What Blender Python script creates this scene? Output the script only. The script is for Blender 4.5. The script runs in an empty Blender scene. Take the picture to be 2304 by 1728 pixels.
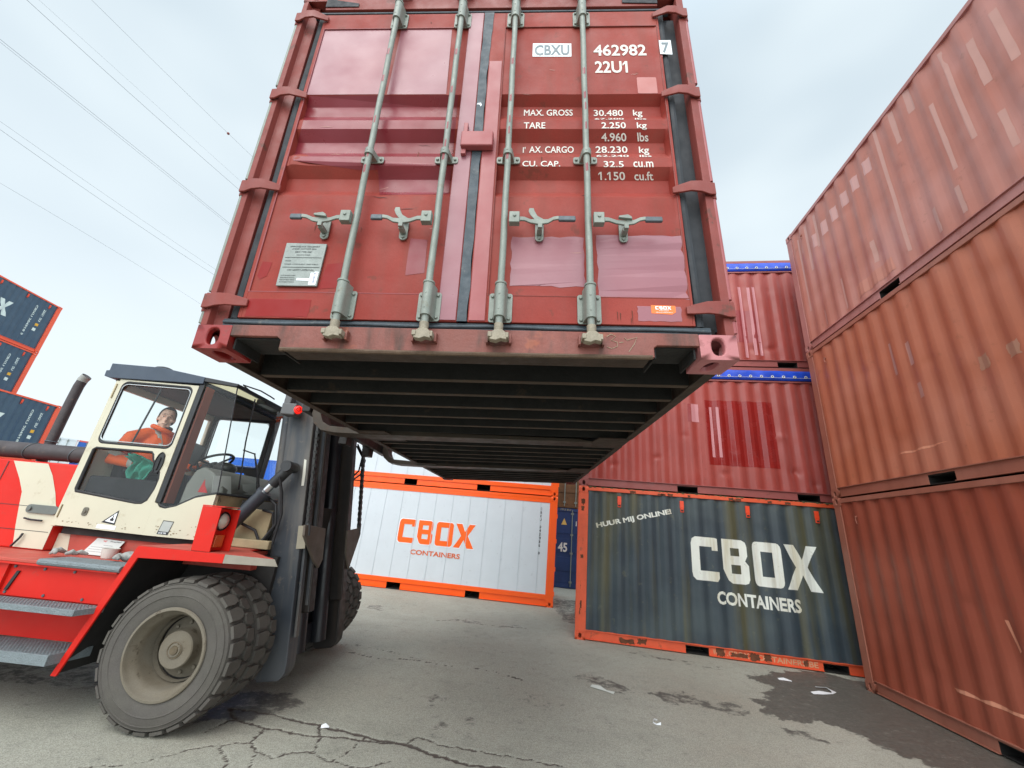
import bpy, bmesh, math, random
import numpy as np
from mathutils import Vector, Matrix, noise
PI = math.pi
rad = math.radians
sc = bpy.context.scene
COL = sc.collection

# ---------------------------------------------------------------- camera
cd = bpy.data.cameras.new('camera'); cam = bpy.data.objects.new('camera', cd); COL.objects.link(cam); sc.camera = cam
cd.sensor_width = 36.0; cd.lens = 36 * 902.014 / 2304; cd.clip_start = 0.05; cd.clip_end = 2000
PITCH, ROLL, CH = 0.35057, -0.09377, 1.6400
fw = Vector((0, math.cos(PITCH), math.sin(PITCH))); rt = Vector((1, 0, 0)); dn = fw.cross(rt)
r2 = math.cos(ROLL) * rt + math.sin(ROLL) * dn; d2 = -math.sin(ROLL) * rt + math.cos(ROLL) * dn
cam.matrix_world = Matrix(((r2.x, -d2.x, -fw.x, 0), (r2.y, -d2.y, -fw.y, 0), (r2.z, -d2.z, -fw.z, CH), (0, 0, 0, 1)))

# ---------------------------------------------------------------- world, sun, exposure
SUN_EL, SUN_ROT = rad(48), rad(200)
w = bpy.data.worlds.new('World'); sc.world = w; w.use_nodes = True
nt = w.node_tree; nt.nodes.clear()
out = nt.nodes.new('ShaderNodeOutputWorld'); bg = nt.nodes.new('ShaderNodeBackground'); bg.inputs[1].default_value = 0.1
sky = nt.nodes.new('ShaderNodeTexSky'); sky.sky_type = 'NISHITA'; sky.sun_disc = False
sky.sun_elevation = SUN_EL; sky.sun_rotation = SUN_ROT; sky.air_density = 1.0; sky.dust_density = 4
tc = nt.nodes.new('ShaderNodeTexCoord'); mp = nt.nodes.new('ShaderNodeMapping'); mp.inputs['Scale'].default_value = (1, 1, 2.2)
nz = nt.nodes.new('ShaderNodeTexNoise'); nz.inputs['Scale'].default_value = 1.3; nz.inputs['Detail'].default_value = 3
cr = nt.nodes.new('ShaderNodeValToRGB')
cr.color_ramp.elements[0].position = .36; cr.color_ramp.elements[0].color = (4.5, 5.45, 6.15, 1)
cr.color_ramp.elements[1].position = .68; cr.color_ramp.elements[1].color = (7.4, 8.2, 8.5, 1)
mx = nt.nodes.new('ShaderNodeMix'); mx.data_type = 'RGBA'; mx.inputs[0].default_value = .93
L_ = nt.links.new
L_(tc.outputs['Generated'], mp.inputs[0]); L_(mp.outputs[0], nz.inputs['Vector']); L_(nz.outputs['Fac'], cr.inputs[0])
# overcast sky boosted overhead and behind us, added to light the fronts and ground
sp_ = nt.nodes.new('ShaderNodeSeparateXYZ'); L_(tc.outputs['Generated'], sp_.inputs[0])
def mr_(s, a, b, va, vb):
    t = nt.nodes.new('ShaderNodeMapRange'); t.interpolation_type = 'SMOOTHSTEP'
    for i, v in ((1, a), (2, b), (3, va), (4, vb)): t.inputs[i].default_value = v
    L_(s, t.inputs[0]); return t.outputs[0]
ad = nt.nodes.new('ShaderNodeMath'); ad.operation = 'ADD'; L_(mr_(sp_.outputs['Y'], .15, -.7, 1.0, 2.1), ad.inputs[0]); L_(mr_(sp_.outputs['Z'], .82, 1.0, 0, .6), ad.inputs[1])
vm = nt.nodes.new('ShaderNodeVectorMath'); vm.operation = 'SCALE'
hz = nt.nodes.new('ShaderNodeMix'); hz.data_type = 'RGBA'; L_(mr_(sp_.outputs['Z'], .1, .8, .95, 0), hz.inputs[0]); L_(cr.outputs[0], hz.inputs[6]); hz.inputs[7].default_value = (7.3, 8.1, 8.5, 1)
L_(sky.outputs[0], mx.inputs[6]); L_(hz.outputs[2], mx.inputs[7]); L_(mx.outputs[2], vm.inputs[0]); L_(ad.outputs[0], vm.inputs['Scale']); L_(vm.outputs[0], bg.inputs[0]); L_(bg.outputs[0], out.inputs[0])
sd = bpy.data.lights.new('sun', 'SUN'); sd.energy = 1.4; sd.angle = rad(48); sd.color = (1, .965, .91)
so = bpy.data.objects.new('sun', sd); COL.objects.link(so)
az = SUN_ROT
sdir = Vector((math.sin(az) * math.cos(SUN_EL), math.cos(az) * math.cos(SUN_EL), math.sin(SUN_EL)))
so.rotation_euler = (-sdir).to_track_quat('-Z', 'Y').to_euler(); so.location = (0, -5, 20)
sc.view_settings.view_transform = 'Standard'; sc.view_settings.look = 'None'; sc.view_settings.exposure = 0.42; sc.view_settings.gamma = 1

# ---------------------------------------------------------------- helpers
def lin(r, g, b):
    f = lambda c: ((c / 255) / 12.92 if c / 255 <= .04045 else ((c / 255 + .055) / 1.055) ** 2.4)
    return (f(r), f(g), f(b))
MATS = {}
def mat(name, col, rough=.5, metal=0, var=.12, scale=3.0, grain=.0, bump=.0, bscale=40, streak=None, streakamt=.0, sscale=(9, 9, .35), coat=0, emit=None, trans=0, spots=None, spotamt=.0, spotscale=14, spec=.5, fade=None, fadeamt=0, fadescale=1.1):
    if name in MATS: return MATS[name]
    m = bpy.data.materials.new(name); m.use_nodes = True; n = m.node_tree; N = n.nodes; K = n.links.new
    p = N['Principled BSDF']; p.inputs['Roughness'].default_value = rough; p.inputs['Metallic'].default_value = metal
    p.inputs['Coat Weight'].default_value = coat; p.inputs['Coat Roughness'].default_value = .15; p.inputs['Specular IOR Level'].default_value = spec
    tcn = N.new('ShaderNodeTexCoord'); src = tcn.outputs['Object']
    def noi(sc_, det=4, vec=None, rgh=.55):
        t = N.new('ShaderNodeTexNoise'); t.inputs['Scale'].default_value = sc_; t.inputs['Detail'].default_value = det; t.inputs['Roughness'].default_value = rgh
        K(vec if vec else src, t.inputs['Vector']); return t.outputs['Fac']
    def ramp(s, a, b, va=0., vb=1.):
        t = N.new('ShaderNodeMapRange'); t.inputs[1].default_value = a; t.inputs[2].default_value = b; t.inputs[3].default_value = va; t.inputs[4].default_value = vb
        K(s, t.inputs[0]); return t.outputs[0]
    def mixc(fac, A, B):
        t = N.new('ShaderNodeMix'); t.data_type = 'RGBA'
        if isinstance(fac, float): t.inputs[0].default_value = fac
        else: K(fac, t.inputs[0])
        for i, v in ((6, A), (7, B)):
            if isinstance(v, tuple): t.inputs[i].default_value = (*v[:3], 1)
            else: K(v, t.inputs[i])
        return t.outputs[2]
    lo = tuple(c * (1 - var) for c in col); hi = tuple(min(1, c * (1 + var)) for c in col)
    c = mixc(ramp(noi(scale, 5), .3, .7), lo, hi)
    if fade: c = mixc(ramp(noi(fadescale, 3), .45, .66, 0, fadeamt), c, fade)
    if grain: c = mixc(ramp(noi(160, 2), .25, .75, 0, grain), c, tuple(x * .35 for x in col))
    if streak:
        mpn = N.new('ShaderNodeMapping'); mpn.inputs['Scale'].default_value = sscale; K(src, mpn.inputs[0])
        c = mixc(ramp(noi(1.0, 4, mpn.outputs[0], .6), .5, .68, 0, streakamt), c, streak)
    if spots:
        c = mixc(ramp(noi(spotscale, 8, None, .7), .6, .66, 0, spotamt), c, spots)
    K(c, p.inputs['Base Color'])
    K(ramp(noi(scale * 2.3, 4), .3, .7, max(.03, rough - .1), min(1, rough + .12)), p.inputs['Roughness'])
    if bump:
        b = N.new('ShaderNodeBump'); b.inputs['Strength'].default_value = bump; b.inputs['Distance'].default_value = .01
        K(noi(bscale, 5), b.inputs['Height']); K(b.outputs[0], p.inputs['Normal'])
    if emit:
        p.inputs['Emission Color'].default_value = (*emit[:3], 1); p.inputs['Emission Strength'].default_value = emit[3]
    MATS[name] = m; return m
def glass_mat(name, tint=(.93, .96, .95), refl=.1):
    if name in MATS: return MATS[name]
    m = bpy.data.materials.new(name); m.use_nodes = True; n = m.node_tree; N = n.nodes; N.clear(); K = n.links.new
    o = N.new('ShaderNodeOutputMaterial'); t = N.new('ShaderNodeBsdfTransparent'); t.inputs[0].default_value = (*tint, 1)
    g = N.new('ShaderNodeBsdfGlossy'); g.inputs['Roughness'].default_value = .02; g.inputs[0].default_value = (1, 1, 1, 1)
    f = N.new('ShaderNodeFresnel'); f.inputs[0].default_value = 1.35; x = N.new('ShaderNodeMixShader')
    K(f.outputs[0], x.inputs[0]); K(t.outputs[0], x.inputs[1]); K(g.outputs[0], x.inputs[2]); K(x.outputs[0], o.inputs[0])
    MATS[name] = m; return m

def link(name, me, m, parent=None, bevel=0, smooth=35, M=None):
    o = bpy.data.objects.new(name, me); COL.objects.link(o)
    if m is not None: me.materials.append(m)
    if parent is not None: o.parent = parent
    if M is not None: o.matrix_basis = M
    if smooth and len(me.polygons):
        me.shade_smooth()
        if smooth < 180: me.set_sharp_from_angle(angle=rad(smooth))
    if bevel:
        b = o.modifiers.new('bevel', 'BEVEL'); b.width = bevel; b.segments = 2; b.limit_method = 'ANGLE'; b.angle_limit = rad(40); b.harden_normals = True
    return o
def tag(o, label=None, cat=None, group=None, kind=None):
    if label: o['label'] = label
    if cat: o['category'] = cat
    if group: o['group'] = group
    if kind: o['kind'] = kind
    return o
def empty(name, loc=(0, 0, 0), rz=0, label=None, cat=None, group=None, M=None):
    o = bpy.data.objects.new(name, None); COL.objects.link(o); o.empty_display_size = .2
    if M is not None: o.matrix_world = M
    else: o.location = loc; o.rotation_euler = (0, 0, rz)
    return tag(o, label, cat, group)
class MB:
    def __init__(s): s.v = []; s.f = []
    def add(s, vs, fs, M=None):
        k = len(s.v); s.v += [tuple(M @ Vector(a)) if M else tuple(a) for a in vs]; s.f += [tuple(i + k for i in f) for f in fs]; return s
    def box(s, x0, x1, y0, y1, z0, z1, M=None):
        vs = [(x0, y0, z0), (x1, y0, z0), (x1, y1, z0), (x0, y1, z0), (x0, y0, z1), (x1, y0, z1), (x1, y1, z1), (x0, y1, z1)]
        return s.add(vs, [(0, 3, 2, 1), (4, 5, 6, 7), (0, 1, 5, 4), (1, 2, 6, 5), (2, 3, 7, 6), (3, 0, 4, 7)], M)
    def prism(s, poly, a, b, ax='y', M=None):
        # poly (u,v): ax='y' -> (x,z); 'x' -> (y,z); 'z' -> (x,y)
        def P(u, v, t): return {'y': (u, t, v), 'x': (t, u, v), 'z': (u, v, t)}[ax]
        n = len(poly); ar = sum(poly[i][0] * poly[(i + 1) % n][1] - poly[(i + 1) % n][0] * poly[i][1] for i in range(n))
        if ar < 0: poly = poly[::-1]
        vs = [P(u, v, a) for u, v in poly] + [P(u, v, b) for u, v in poly]
        fs = [tuple(range(n)), tuple(range(2 * n - 1, n - 1, -1))] + [(i, i + n, (i + 1) % n + n, (i + 1) % n) for i in range(n)]
        if ax in 'xz': fs = [f[::-1] for f in fs]
        if b < a: fs = [f[::-1] for f in fs]
        return s.add(vs, fs, M)
    def cyl(s, p0, p1, r0, r1=None, n=16, caps=True, M=None):
        r1 = r0 if r1 is None else r1; p0 = Vector(p0); p1 = Vector(p1); d = (p1 - p0).normalized()
        a = d.orthogonal().normalized(); b = d.cross(a)
        vs = []
        for p, r in ((p0, r0), (p1, r1)):
            for i in range(n):
                t = 2 * PI * i / n; vs.append(p + a * r * math.cos(t) + b * r * math.sin(t))
        fs = [(i, (i + 1) % n, (i + 1) % n + n, i + n) for i in range(n)]
        if caps: fs += [tuple(range(n - 1, -1, -1)), tuple(range(n, 2 * n))]
        return s.add(vs, fs, M)
    def tube(s, pts, r, n=8, caps=True, M=None):
        pts = [Vector(p) for p in pts]; vs = []; fs = []; a = None
        for i, p in enumerate(pts):
            d = (pts[min(i + 1, len(pts) - 1)] - pts[max(i - 1, 0)]).normalized()
            a = d.orthogonal().normalized() if a is None else (a - d * a.dot(d)).normalized()
            b = d.cross(a); rr = r[i] if isinstance(r, (list, tuple)) else r
            vs += [p + a * rr * math.cos(2 * PI * k / n) + b * rr * math.sin(2 * PI * k / n) for k in range(n)]
        for i in range(len(pts) - 1):
            fs += [(i * n + k, i * n + (k + 1) % n, (i + 1) * n + (k + 1) % n, (i + 1) * n + k) for k in range(n)]
        if caps: fs += [tuple(range(n - 1, -1, -1)), tuple(range((len(pts) - 1) * n, len(pts) * n))]
        return s.add(vs, fs, M)
    def lathe(s, prof, n=48, M=None, ax='y'):
        # prof: list of (r, t) around axis
        vs = []; m = len(prof)
        for i in range(n):
            t = 2 * PI * i / n; c_, s_ = math.cos(t), math.sin(t)
            for r, h in prof: vs.append({'y': (r * c_, h, r * s_), 'z': (r * c_, r * s_, h), 'x': (h, r * c_, r * s_)}[ax])
        fs = []
        for i in range(n):
            j = (i + 1) % n
            for k in range(m - 1): fs.append((i * m + k, i * m + k + 1, j * m + k + 1, j * m + k))
        return s.add(vs, fs, M)
    def ball(s, c, r, n=12, m=8, M=None):
        r = (r, r, r) if not isinstance(r, (tuple, list)) else r
        vs = [(c[0], c[1], c[2] - r[2])]
        for j in range(1, m):
            ph = -PI / 2 + PI * j / m
            for i in range(n): vs.append((c[0] + r[0] * math.cos(ph) * math.cos(2 * PI * i / n), c[1] + r[1] * math.cos(ph) * math.sin(2 * PI * i / n), c[2] + r[2] * math.sin(ph)))
        vs.append((c[0], c[1], c[2] + r[2])); L = len(vs) - 1
        fs = [(0, 1 + (i + 1) % n, 1 + i) for i in range(n)]
        for j in range(m - 2):
            for i in range(n): fs.append((1 + j * n + i, 1 + j * n + (i + 1) % n, 1 + (j + 1) * n + (i + 1) % n, 1 + (j + 1) * n + i))
        fs += [(L, 1 + (m - 2) * n + i, 1 + (m - 2) * n + (i + 1) % n) for i in range(n)]
        return s.add(vs, fs, M)
    def mesh(s, name, fix=False):
        me = bpy.data.meshes.new(name); me.from_pydata(s.v, [], s.f)
        if fix:
            bm = bmesh.new(); bm.from_mesh(me); bmesh.ops.recalc_face_normals(bm, faces=bm.faces); bm.to_mesh(me); bm.free()
        me.update(); return me
    def obj(s, name, m, parent=None, bevel=0, smooth=35, fix=False, M=None):
        return link(name, s.mesh(name, fix), m, parent, bevel, smooth, M)

# ---- flat artwork (letters, patches) cut and laid on a surface
def curve_to_bm(cu):
    o = bpy.data.objects.new('tmp', cu); COL.objects.link(o)
    dg = bpy.context.evaluated_depsgraph_get(); me = bpy.data.meshes.new_from_object(o.evaluated_get(dg))
    bpy.data.objects.remove(o); bm = bmesh.new(); bm.from_mesh(me); bpy.data.meshes.remove(me); bpy.data.curves.remove(cu)
    bmesh.ops.remove_doubles(bm, verts=bm.verts, dist=1e-5)
    return bm
def text_bm(s, x0, x1, z0, z1, bold=.0, spacing=1.0, rot=0, shear=0):
    cu = bpy.data.curves.new('t', 'FONT'); cu.body = s; cu.space_character = spacing; cu.resolution_u = 3; cu.shear = shear
    bm = curve_to_bm(cu)
    bmesh.ops.remove_doubles(bm, verts=bm.verts, dist=.004)
    if bold:                                   # thicken the strokes outward
        mv = {}
        for v in bm.verts:
            ns = []
            for e in v.link_edges:
                if len(e.link_faces) == 1:
                    d_ = (e.verts[1].co - e.verts[0].co); q = Vector((d_.y, -d_.x, 0)).normalized()
                    if q.dot(e.link_faces[0].calc_center_median() - e.verts[0].co) > 0: q = -q
                    ns.append(q)
            if len(ns) == 2: mv[v] = (ns[0] + ns[1]) / max(.45, 1 + ns[0].dot(ns[1])) * bold
        for v, q in mv.items(): v.co += q
    if '1' in s and not any(q in s for q in 'Il!'):
        seen = set(); Hh_ = max(v.co.y for v in bm.verts); isl = []
        for v in bm.verts[:]:
            if v in seen: continue
            st = [v]; c_ = []; seen.add(v)
            while st:
                q = st.pop(); c_.append(q)
                for e in q.link_edges:
                    o_ = e.other_vert(q)
                    if o_ not in seen: seen.add(o_); st.append(o_)
            isl.append((min(q.co.x for q in c_), max(q.co.x for q in c_), min(q.co.y for q in c_), max(q.co.y for q in c_)))
        for xa, xb, ya, yb_ in isl:
            if yb_ - ya > .8 * Hh_ and xb - xa < .28 * (yb_ - ya):
                vs = [bm.verts.new((a_, b_, 0)) for a_, b_ in ((xa, yb_), (xa - .16, yb_ - .17), (xa - .16, yb_ - .29), (xa, yb_ - .15))]; bm.faces.new(vs)
    xs = [v.co.x for v in bm.verts]; ys = [v.co.y for v in bm.verts]
    sx = (x1 - x0) / (max(xs) - min(xs)); sz = (z1 - z0) / (max(ys) - min(ys)); mx_, my_ = min(xs), min(ys)
    for v in bm.verts:
        a = (v.co.x - mx_) * sx; b = (v.co.y - my_) * sz
        v.co = (x0 + a * math.cos(rot) - b * math.sin(rot), z0 + a * math.sin(rot) + b * math.cos(rot), 0)
    return bm
def poly_bm(loops):
    cu = bpy.data.curves.new('p', 'CURVE'); cu.dimensions = '2D'; cu.fill_mode = 'BOTH'
    for lp in loops:
        sp = cu.splines.new('POLY'); sp.points.add(len(lp) - 1)
        for i, (x, y) in enumerate(lp): sp.points[i].co = (x, y, 0, 1)
        sp.use_cyclic_u = True
    return curve_to_bm(cu)
def lay(name, bm, m, fn, parent, breaks=(), axis=0, flip=False):
    """cut 2D artwork at the surface's fold lines, then map every vertex with fn(u,v)->xyz"""
    xs = [v.co[axis] for v in bm.verts]
    if not xs: bm.free(); return None
    a, b = min(xs), max(xs)
    for k in breaks:
        if a < k < b:
            co = [0, 0, 0]; co[axis] = k; no = [0, 0, 0]; no[axis] = 1
            bmesh.ops.bisect_plane(bm, geom=bm.verts[:] + bm.edges[:] + bm.faces[:], plane_co=co, plane_no=no)
    bmesh.ops.triangulate(bm, faces=bm.faces)
    for v in bm.verts: v.co = fn(v.co.x, v.co.y)
    me = bpy.data.meshes.new(name); bm.to_mesh(me); bm.free()
    return link(name, me, m, parent, smooth=0)
def rrect(x0, x1, z0, z1, r=(.1, .1, .1, .1), n=4):
    # corner radii: bl, br, tr, tl
    out_ = []
    for (cx, cz, a0, q) in ((x0, z0, PI, r[0]), (x1, z0, 1.5 * PI, r[1]), (x1, z1, 0, r[2]), (x0, z1, .5 * PI, r[3])):
        if q <= 0: out_.append((cx, cz)); continue
        sx = 1 if cx == x0 else -1; sz = 1 if cz == z0 else -1
        for i in range(n + 1):
            t = a0 + i / n * PI / 2; out_.append((cx + sx * q + q * math.cos(t), cz + sz * q + q * math.sin(t)))
    return out_
def logo_loops(x0, x1, z0, z1):
    W = x1 - x0; H = z1 - z0; L = []
    def m(lp, gx, gw): return [(x0 + W * (gx + gw * a), z0 + H * b) for a, b in lp]
    C = [(1, .98), (1, .70), (.78, .70), (.78, .78), (.30, .78), (.30, .22), (1, .22), (1, .08), (.92, 0), (.14, 0), (.03, .07), (0, .18), (0, .84), (.05, .95), (.16, 1), (.9, 1)]
    L.append(m(C, 0, .215))
    B = [(0, 1), (.80, 1), (.93, .95), (.97, .86), (.97, .64), (.88, .52), (1, .42), (1, .12), (.94, .03), (.82, 0), (.30, 0), (.17, .06), (0, .30)]
    L.append(m(B, .255, .20)); L.append(m([(.30, .80), (.30, .62), (.68, .62), (.68, .80)], .255, .20)); L.append(m([(.30, .42), (.30, .22), (.70, .22), (.70, .42)], .255, .20))
    L.append(m(rrect(0, 1, 0, 1, (.14, .14, .14, .14), 3), .495, .225)); L.append(m([(.29, .22), (.71, .22), (.71, .78), (.29, .78)], .495, .225))
    X = [(0, 1), (.32, 1), (.50, .68), (.70, 1), (1, 1), (.66, .52), (1, 0), (.66, 0), (.47, .34), (.28, 0), (-.03, 0), (.32, .50)]
    L.append(m(X, .745, .255))
    return L
def jag(x0, x1, z0, z1, j=.01, n=7, seed=1):
    R = random.Random(seed); o = []
    for i in range(n): o.append((x0 + (x1 - x0) * i / n, z0 + R.uniform(-j, j)))
    for i in range(n): o.append((x1 + R.uniform(-j, j), z0 + (z1 - z0) * i / n))
    for i in range(n): o.append((x1 - (x1 - x0) * i / n, z1 + R.uniform(-j, j)))
    for i in range(n): o.append((x0 + R.uniform(-j, j), z1 - (z1 - z0) * i / n))
    return o

# ---------------------------------------------------------------- ground
GREY = lin(150, 149, 138)
cracks = [[(-1.6, 4.19), (-1.32, 4.13), (-0.9, 4.01), (-0.57, 3.96), (-0.29, 3.82), (-0.04, 3.75), (0.21, 3.75), (.5, 3.66)],
[(-1.99, 4.08), (-1.72, 4.02), (-1.39, 3.95), (-1.13, 3.97), (-0.88, 3.95), (-.57, 3.96)], [(-0.57, 3.96), (-0.49, 4.09), (-0.31, 4.01), (0.01, 3.95), (0.37, 3.91), (0.67, 3.84)],
[(-1.72, 4.02), (-1.68, 3.78), (-1.57, 3.65), (-1.42, 3.6), (-1.34, 3.71), (-1.19, 3.72), (-1.24, 3.94), (-1.32, 4.13)], [(-2.07, 3.56), (-1.97, 3.65), (-1.87, 3.7), (-1.68, 3.78)],
[(-2.09, 3.86), (-2.03, 4.07), (-1.99, 4.08)], [(-1.19, 3.72), (-1.02, 3.62), (-0.8, 3.59), (-0.6, 3.71)], [(-1.87, 3.7), (-1.68, 3.49), (-1.65, 3.34), (-1.4, 3.2)],
[(-1.99, 4.08), (-2.16, 4.27), (-1.93, 4.27), (-1.6, 4.19)], [(-1.81, 6.11), (-1.36, 5.97), (-0.97, 6.05), (-0.48, 5.93), (0.07, 5.91), (0.45, 5.68)],
[(-2.07, 6.33), (-1.83, 6.46), (-1.27, 6.29), (-0.88, 6.08)], [(-0.97, 8.36), (-0.62, 8.6), (-0.15, 8.4), (0.26, 8.42), (0.68, 8.44)],
[(-1.57, 3.65), (-1.5, 3.4), (-1.2, 3.3), (-.9, 3.35)], [(-2.07, 3.56), (-2.2, 3.4), (-2.5, 3.3)], [(-.9, 4.01), (-.95, 3.8), (-1.02, 3.62)]]
cw = [w_ * .66 for w_ in (.026, .018, .012, .012, .01, .01, .009, .009, .014, .011, .007, .016, .008, .007, .008)]
stains_and_shade = [([(3.7, 6.67), (3.91, 6.35), (3.54, 6.05), (3.54, 5.86), (3.22, 5.72), (3.11, 5.32), (3.39, 5.14), (3.67, 5.19), (3.84, 5.05), (3.87, 4.74), (4.06, 4.46), (4.25, 4.31), (4.86, 4.13), (5.9, 3.9), (5.9, 6.39), (5.23, 7.3), (4.64, 7.2)], .95),
([(2.66, 5.53), (2.9, 5.65), (2.94, 5.33), (2.8, 5.15), (2.51, 5.23)], .55), ([(3.04, 4.98), (3.28, 4.98), (3.38, 4.72), (3.26, 4.64), (3.1, 4.78)], .6),
([(1.04, 6.02), (1.42, 6.08), (1.76, 5.67), (1.59, 5.51), (1.27, 5.72)], .55), ([(1.85, 5.65), (2.46, 5.76), (2.9, 5.27), (2.74, 5.14), (2.37, 5.36), (2.01, 5.35)], .6),
([(-2.51, 8.88), (-2.4, 9.25), (-2.14, 9.28), (-2.03, 8.73), (-2.31, 8.69)], .5), ([(-0.79, 8.52), (-0.46, 8.75), (-0.09, 8.5), (-0.46, 8.34)], .5),
([(0.19, 8.46), (0.48, 8.62), (0.69, 8.44), (0.33, 8.22)], .5), ([(-0.69, 4.85), (-0.45, 4.98), (-0.04, 4.91), (-0.41, 4.73)], .35), ([(-0.51, 4.42), (0.03, 4.53), (-0.05, 4.13), (-0.41, 4.1)], .25),
([(-2.5, 4.5), (-1.9, 4.7), (-1.6, 4.45), (-1.9, 4.05), (-2.3, 3.95)], .75), ([(-5, 4.3), (-2.4, 4.4), (-2.3, 7), (-5, 7)], .5), ([(1.5, 9.5), (1.5, 12.5), (2.6, 12.5), (1.9, 8.6)], .6), ([(-.2, 5.4), (.3, 5.55), (.9, 5.2), (1.3, 4.6), (1.1, 4.5), (.5, 5.0)], .16), ([(2.0, 7.5), (2.6, 7.4), (3.6, 7.0), (3.5, 6.8), (2.6, 7.15)], .35), ([(-1.2, 7.2), (.2, 6.9), (1.2, 6.2), (1.1, 6.1), (0, 6.75), (-1.2, 7.05)], .14), ([(-1.0, 7.9), (.4, 7.6), (1.6, 6.9), (1.5, 6.75), (.3, 7.45), (-1.0, 7.75)], .14)]  # under-truck and container-gap polygons are shade painted into the ground
def build_ground():
    def axis(segs):
        o = []
        for a, b, s in segs: o += list(np.arange(a, b, s))
        return np.array(sorted(set(np.round(o, 4))))
    xs = axis([(-400, -60, 60), (-60, -10, 10), (-10, -4, .5), (-4, -2.6, .1), (-2.6, 1.2, .014), (1.2, 5.5, .035), (5.5, 10, .5), (10, 60, 10), (60, 401, 60)])
    ys = axis([(-60, -5, 11), (-5, 1, 1), (1, 3, .2), (3, 5.1, .014), (5.1, 9.6, .032), (9.6, 14, .3), (14, 60, 8), (60, 601, 60)])
    X, Y = np.meshgrid(xs, ys); nx, ny = len(xs), len(ys)
    P = np.stack([X.ravel(), Y.ravel()], 1)
    # wobble for irregular outlines
    def wob(f, ph): return (np.sin(P[:, 0] * f + ph) * np.cos(P[:, 1] * f * 1.3 + ph * 2.1) + .6 * np.sin(P[:, 0] * f * 2.7 + ph * 3 + P[:, 1] * f * 1.9) + .4 * np.sin(P[:, 1] * f * 5.1 - P[:, 0] * f * 4.3 + ph)) / 2
    near = (P[:, 0] > -5.2) & (P[:, 0] < 6) & (P[:, 1] > 2.5) & (P[:, 1] < 13)
    Q = P + np.stack([wob(14, .3) * .02 + wob(47, 1.7) * .009, wob(13, 2.1) * .02 + wob(53, .9) * .009], 1)
    cr_ = np.zeros(len(P)); wet_shade = np.zeros(len(P)); idx = np.where(near)[0]; q = Q[idx]
    for pl, wd in zip(cracks, cw):
        for a, b in zip(pl[:-1], pl[1:]):
            a = np.array(a); b = np.array(b); d = b - a; t = np.clip(((q - a) @ d) / (d @ d), 0, 1)
            ds = np.linalg.norm(q - a - t[:, None] * d, axis=1)
            cr_[idx] = np.maximum(cr_[idx], np.clip(1.25 - ds / wd, 0, 1))
    q2 = P[idx] + np.stack([wob(5, .9)[idx] * .09 + wob(21, .2)[idx] * .04 + wob(60, 3)[idx] * .03 + wob(140, 1)[idx] * .02, wob(6, 1.9)[idx] * .09 + wob(24, 1.2)[idx] * .04 + wob(66, 2)[idx] * .03 + wob(131, 2)[idx] * .02], 1)
    for pl, amt in stains_and_shade:
        n = len(pl); ins = np.zeros(len(q2), bool); dm = np.full(len(q2), 9.)
        for i in range(n):
            a = np.array(pl[i]); b = np.array(pl[(i + 1) % n])
            c1 = (a[1] > q2[:, 1]) != (b[1] > q2[:, 1])
            with np.errstate(divide='ignore', invalid='ignore'):
                xi = (b[0] - a[0]) * (q2[:, 1] - a[1]) / (b[1] - a[1] + 1e-12) + a[0]
            ins ^= c1 & (q2[:, 0] < xi)
            d = b - a; t = np.clip(((q2 - a) @ d) / (d @ d), 0, 1); dm = np.minimum(dm, np.linalg.norm(q2 - a - t[:, None] * d, axis=1))
        sgn = np.where(ins, dm, -dm); wet_shade[idx] = np.maximum(wet_shade[idx], amt * np.clip(.5 + sgn / .09, 0, 1))
    Z = -0.010 * cr_
    co = np.stack([P[:, 0], P[:, 1], Z], 1)
    I = np.arange(nx * ny).reshape(ny, nx)
    F = np.stack([I[:-1, :-1].ravel(), I[:-1, 1:].ravel(), I[1:, 1:].ravel(), I[1:, :-1].ravel()], 1)
    me = bpy.data.meshes.new('ground'); me.vertices.add(len(co)); me.vertices.foreach_set('co', co.ravel())
    me.loops.add(F.size); me.loops.foreach_set('vertex_index', F.ravel().astype('i')); me.polygons.add(len(F)); me.polygons.foreach_set('loop_start', np.arange(0, F.size, 4, dtype='i'))
    me.update(); me.validate()
    for nm, arr in (('crack', cr_), ('wet_shade', wet_shade)):
        at = me.attributes.new(nm, 'FLOAT', 'POINT'); at.data.foreach_set('value', arr.astype('f'))
    m = bpy.data.materials.new('old_asphalt'); m.use_nodes = True; N = m.node_tree.nodes; K = m.node_tree.links.new; p = N['Principled BSDF']
    tcn = N.new('ShaderNodeTexCoord')
    def noi(s_, d=4, r=.55):
        t = N.new('ShaderNodeTexNoise'); t.inputs['Scale'].default_value = s_; t.inputs['Detail'].default_value = d; t.inputs['Roughness'].default_value = r; K(tcn.outputs['Object'], t.inputs['Vector']); return t.outputs['Fac']
    def ramp(s, a, b, va=0., vb=1.):
        t = N.new('ShaderNodeMapRange'); t.inputs[1].default_value = a; t.inputs[2].default_value = b; t.inputs[3].default_value = va; t.inputs[4].default_value = vb; K(s, t.inputs[0]); return t.outputs[0]
    def mixc(f, A, B):
        t = N.new('ShaderNodeMix'); t.data_type = 'RGBA'; K(f, t.inputs[0])
        for i, v in ((6, A), (7, B)):
            if isinstance(v, tuple): t.inputs[i].default_value = (*v[:3], 1)
            else: K(v, t.inputs[i])
        return t.outputs[2]
    def math_(op, a, b):
        t = N.new('ShaderNodeMath'); t.operation = op
        for i, v in ((0, a), (1, b)):
            if isinstance(v, (int, float)): t.inputs[i].default_value = v
            else: K(v, t.inputs[i])
        return t.outputs[0]
    ac = N.new('ShaderNodeAttribute'); ac.attribute_name = 'crack'; aw = N.new('ShaderNodeAttribute'); aw.attribute_name = 'wet_shade'
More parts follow.
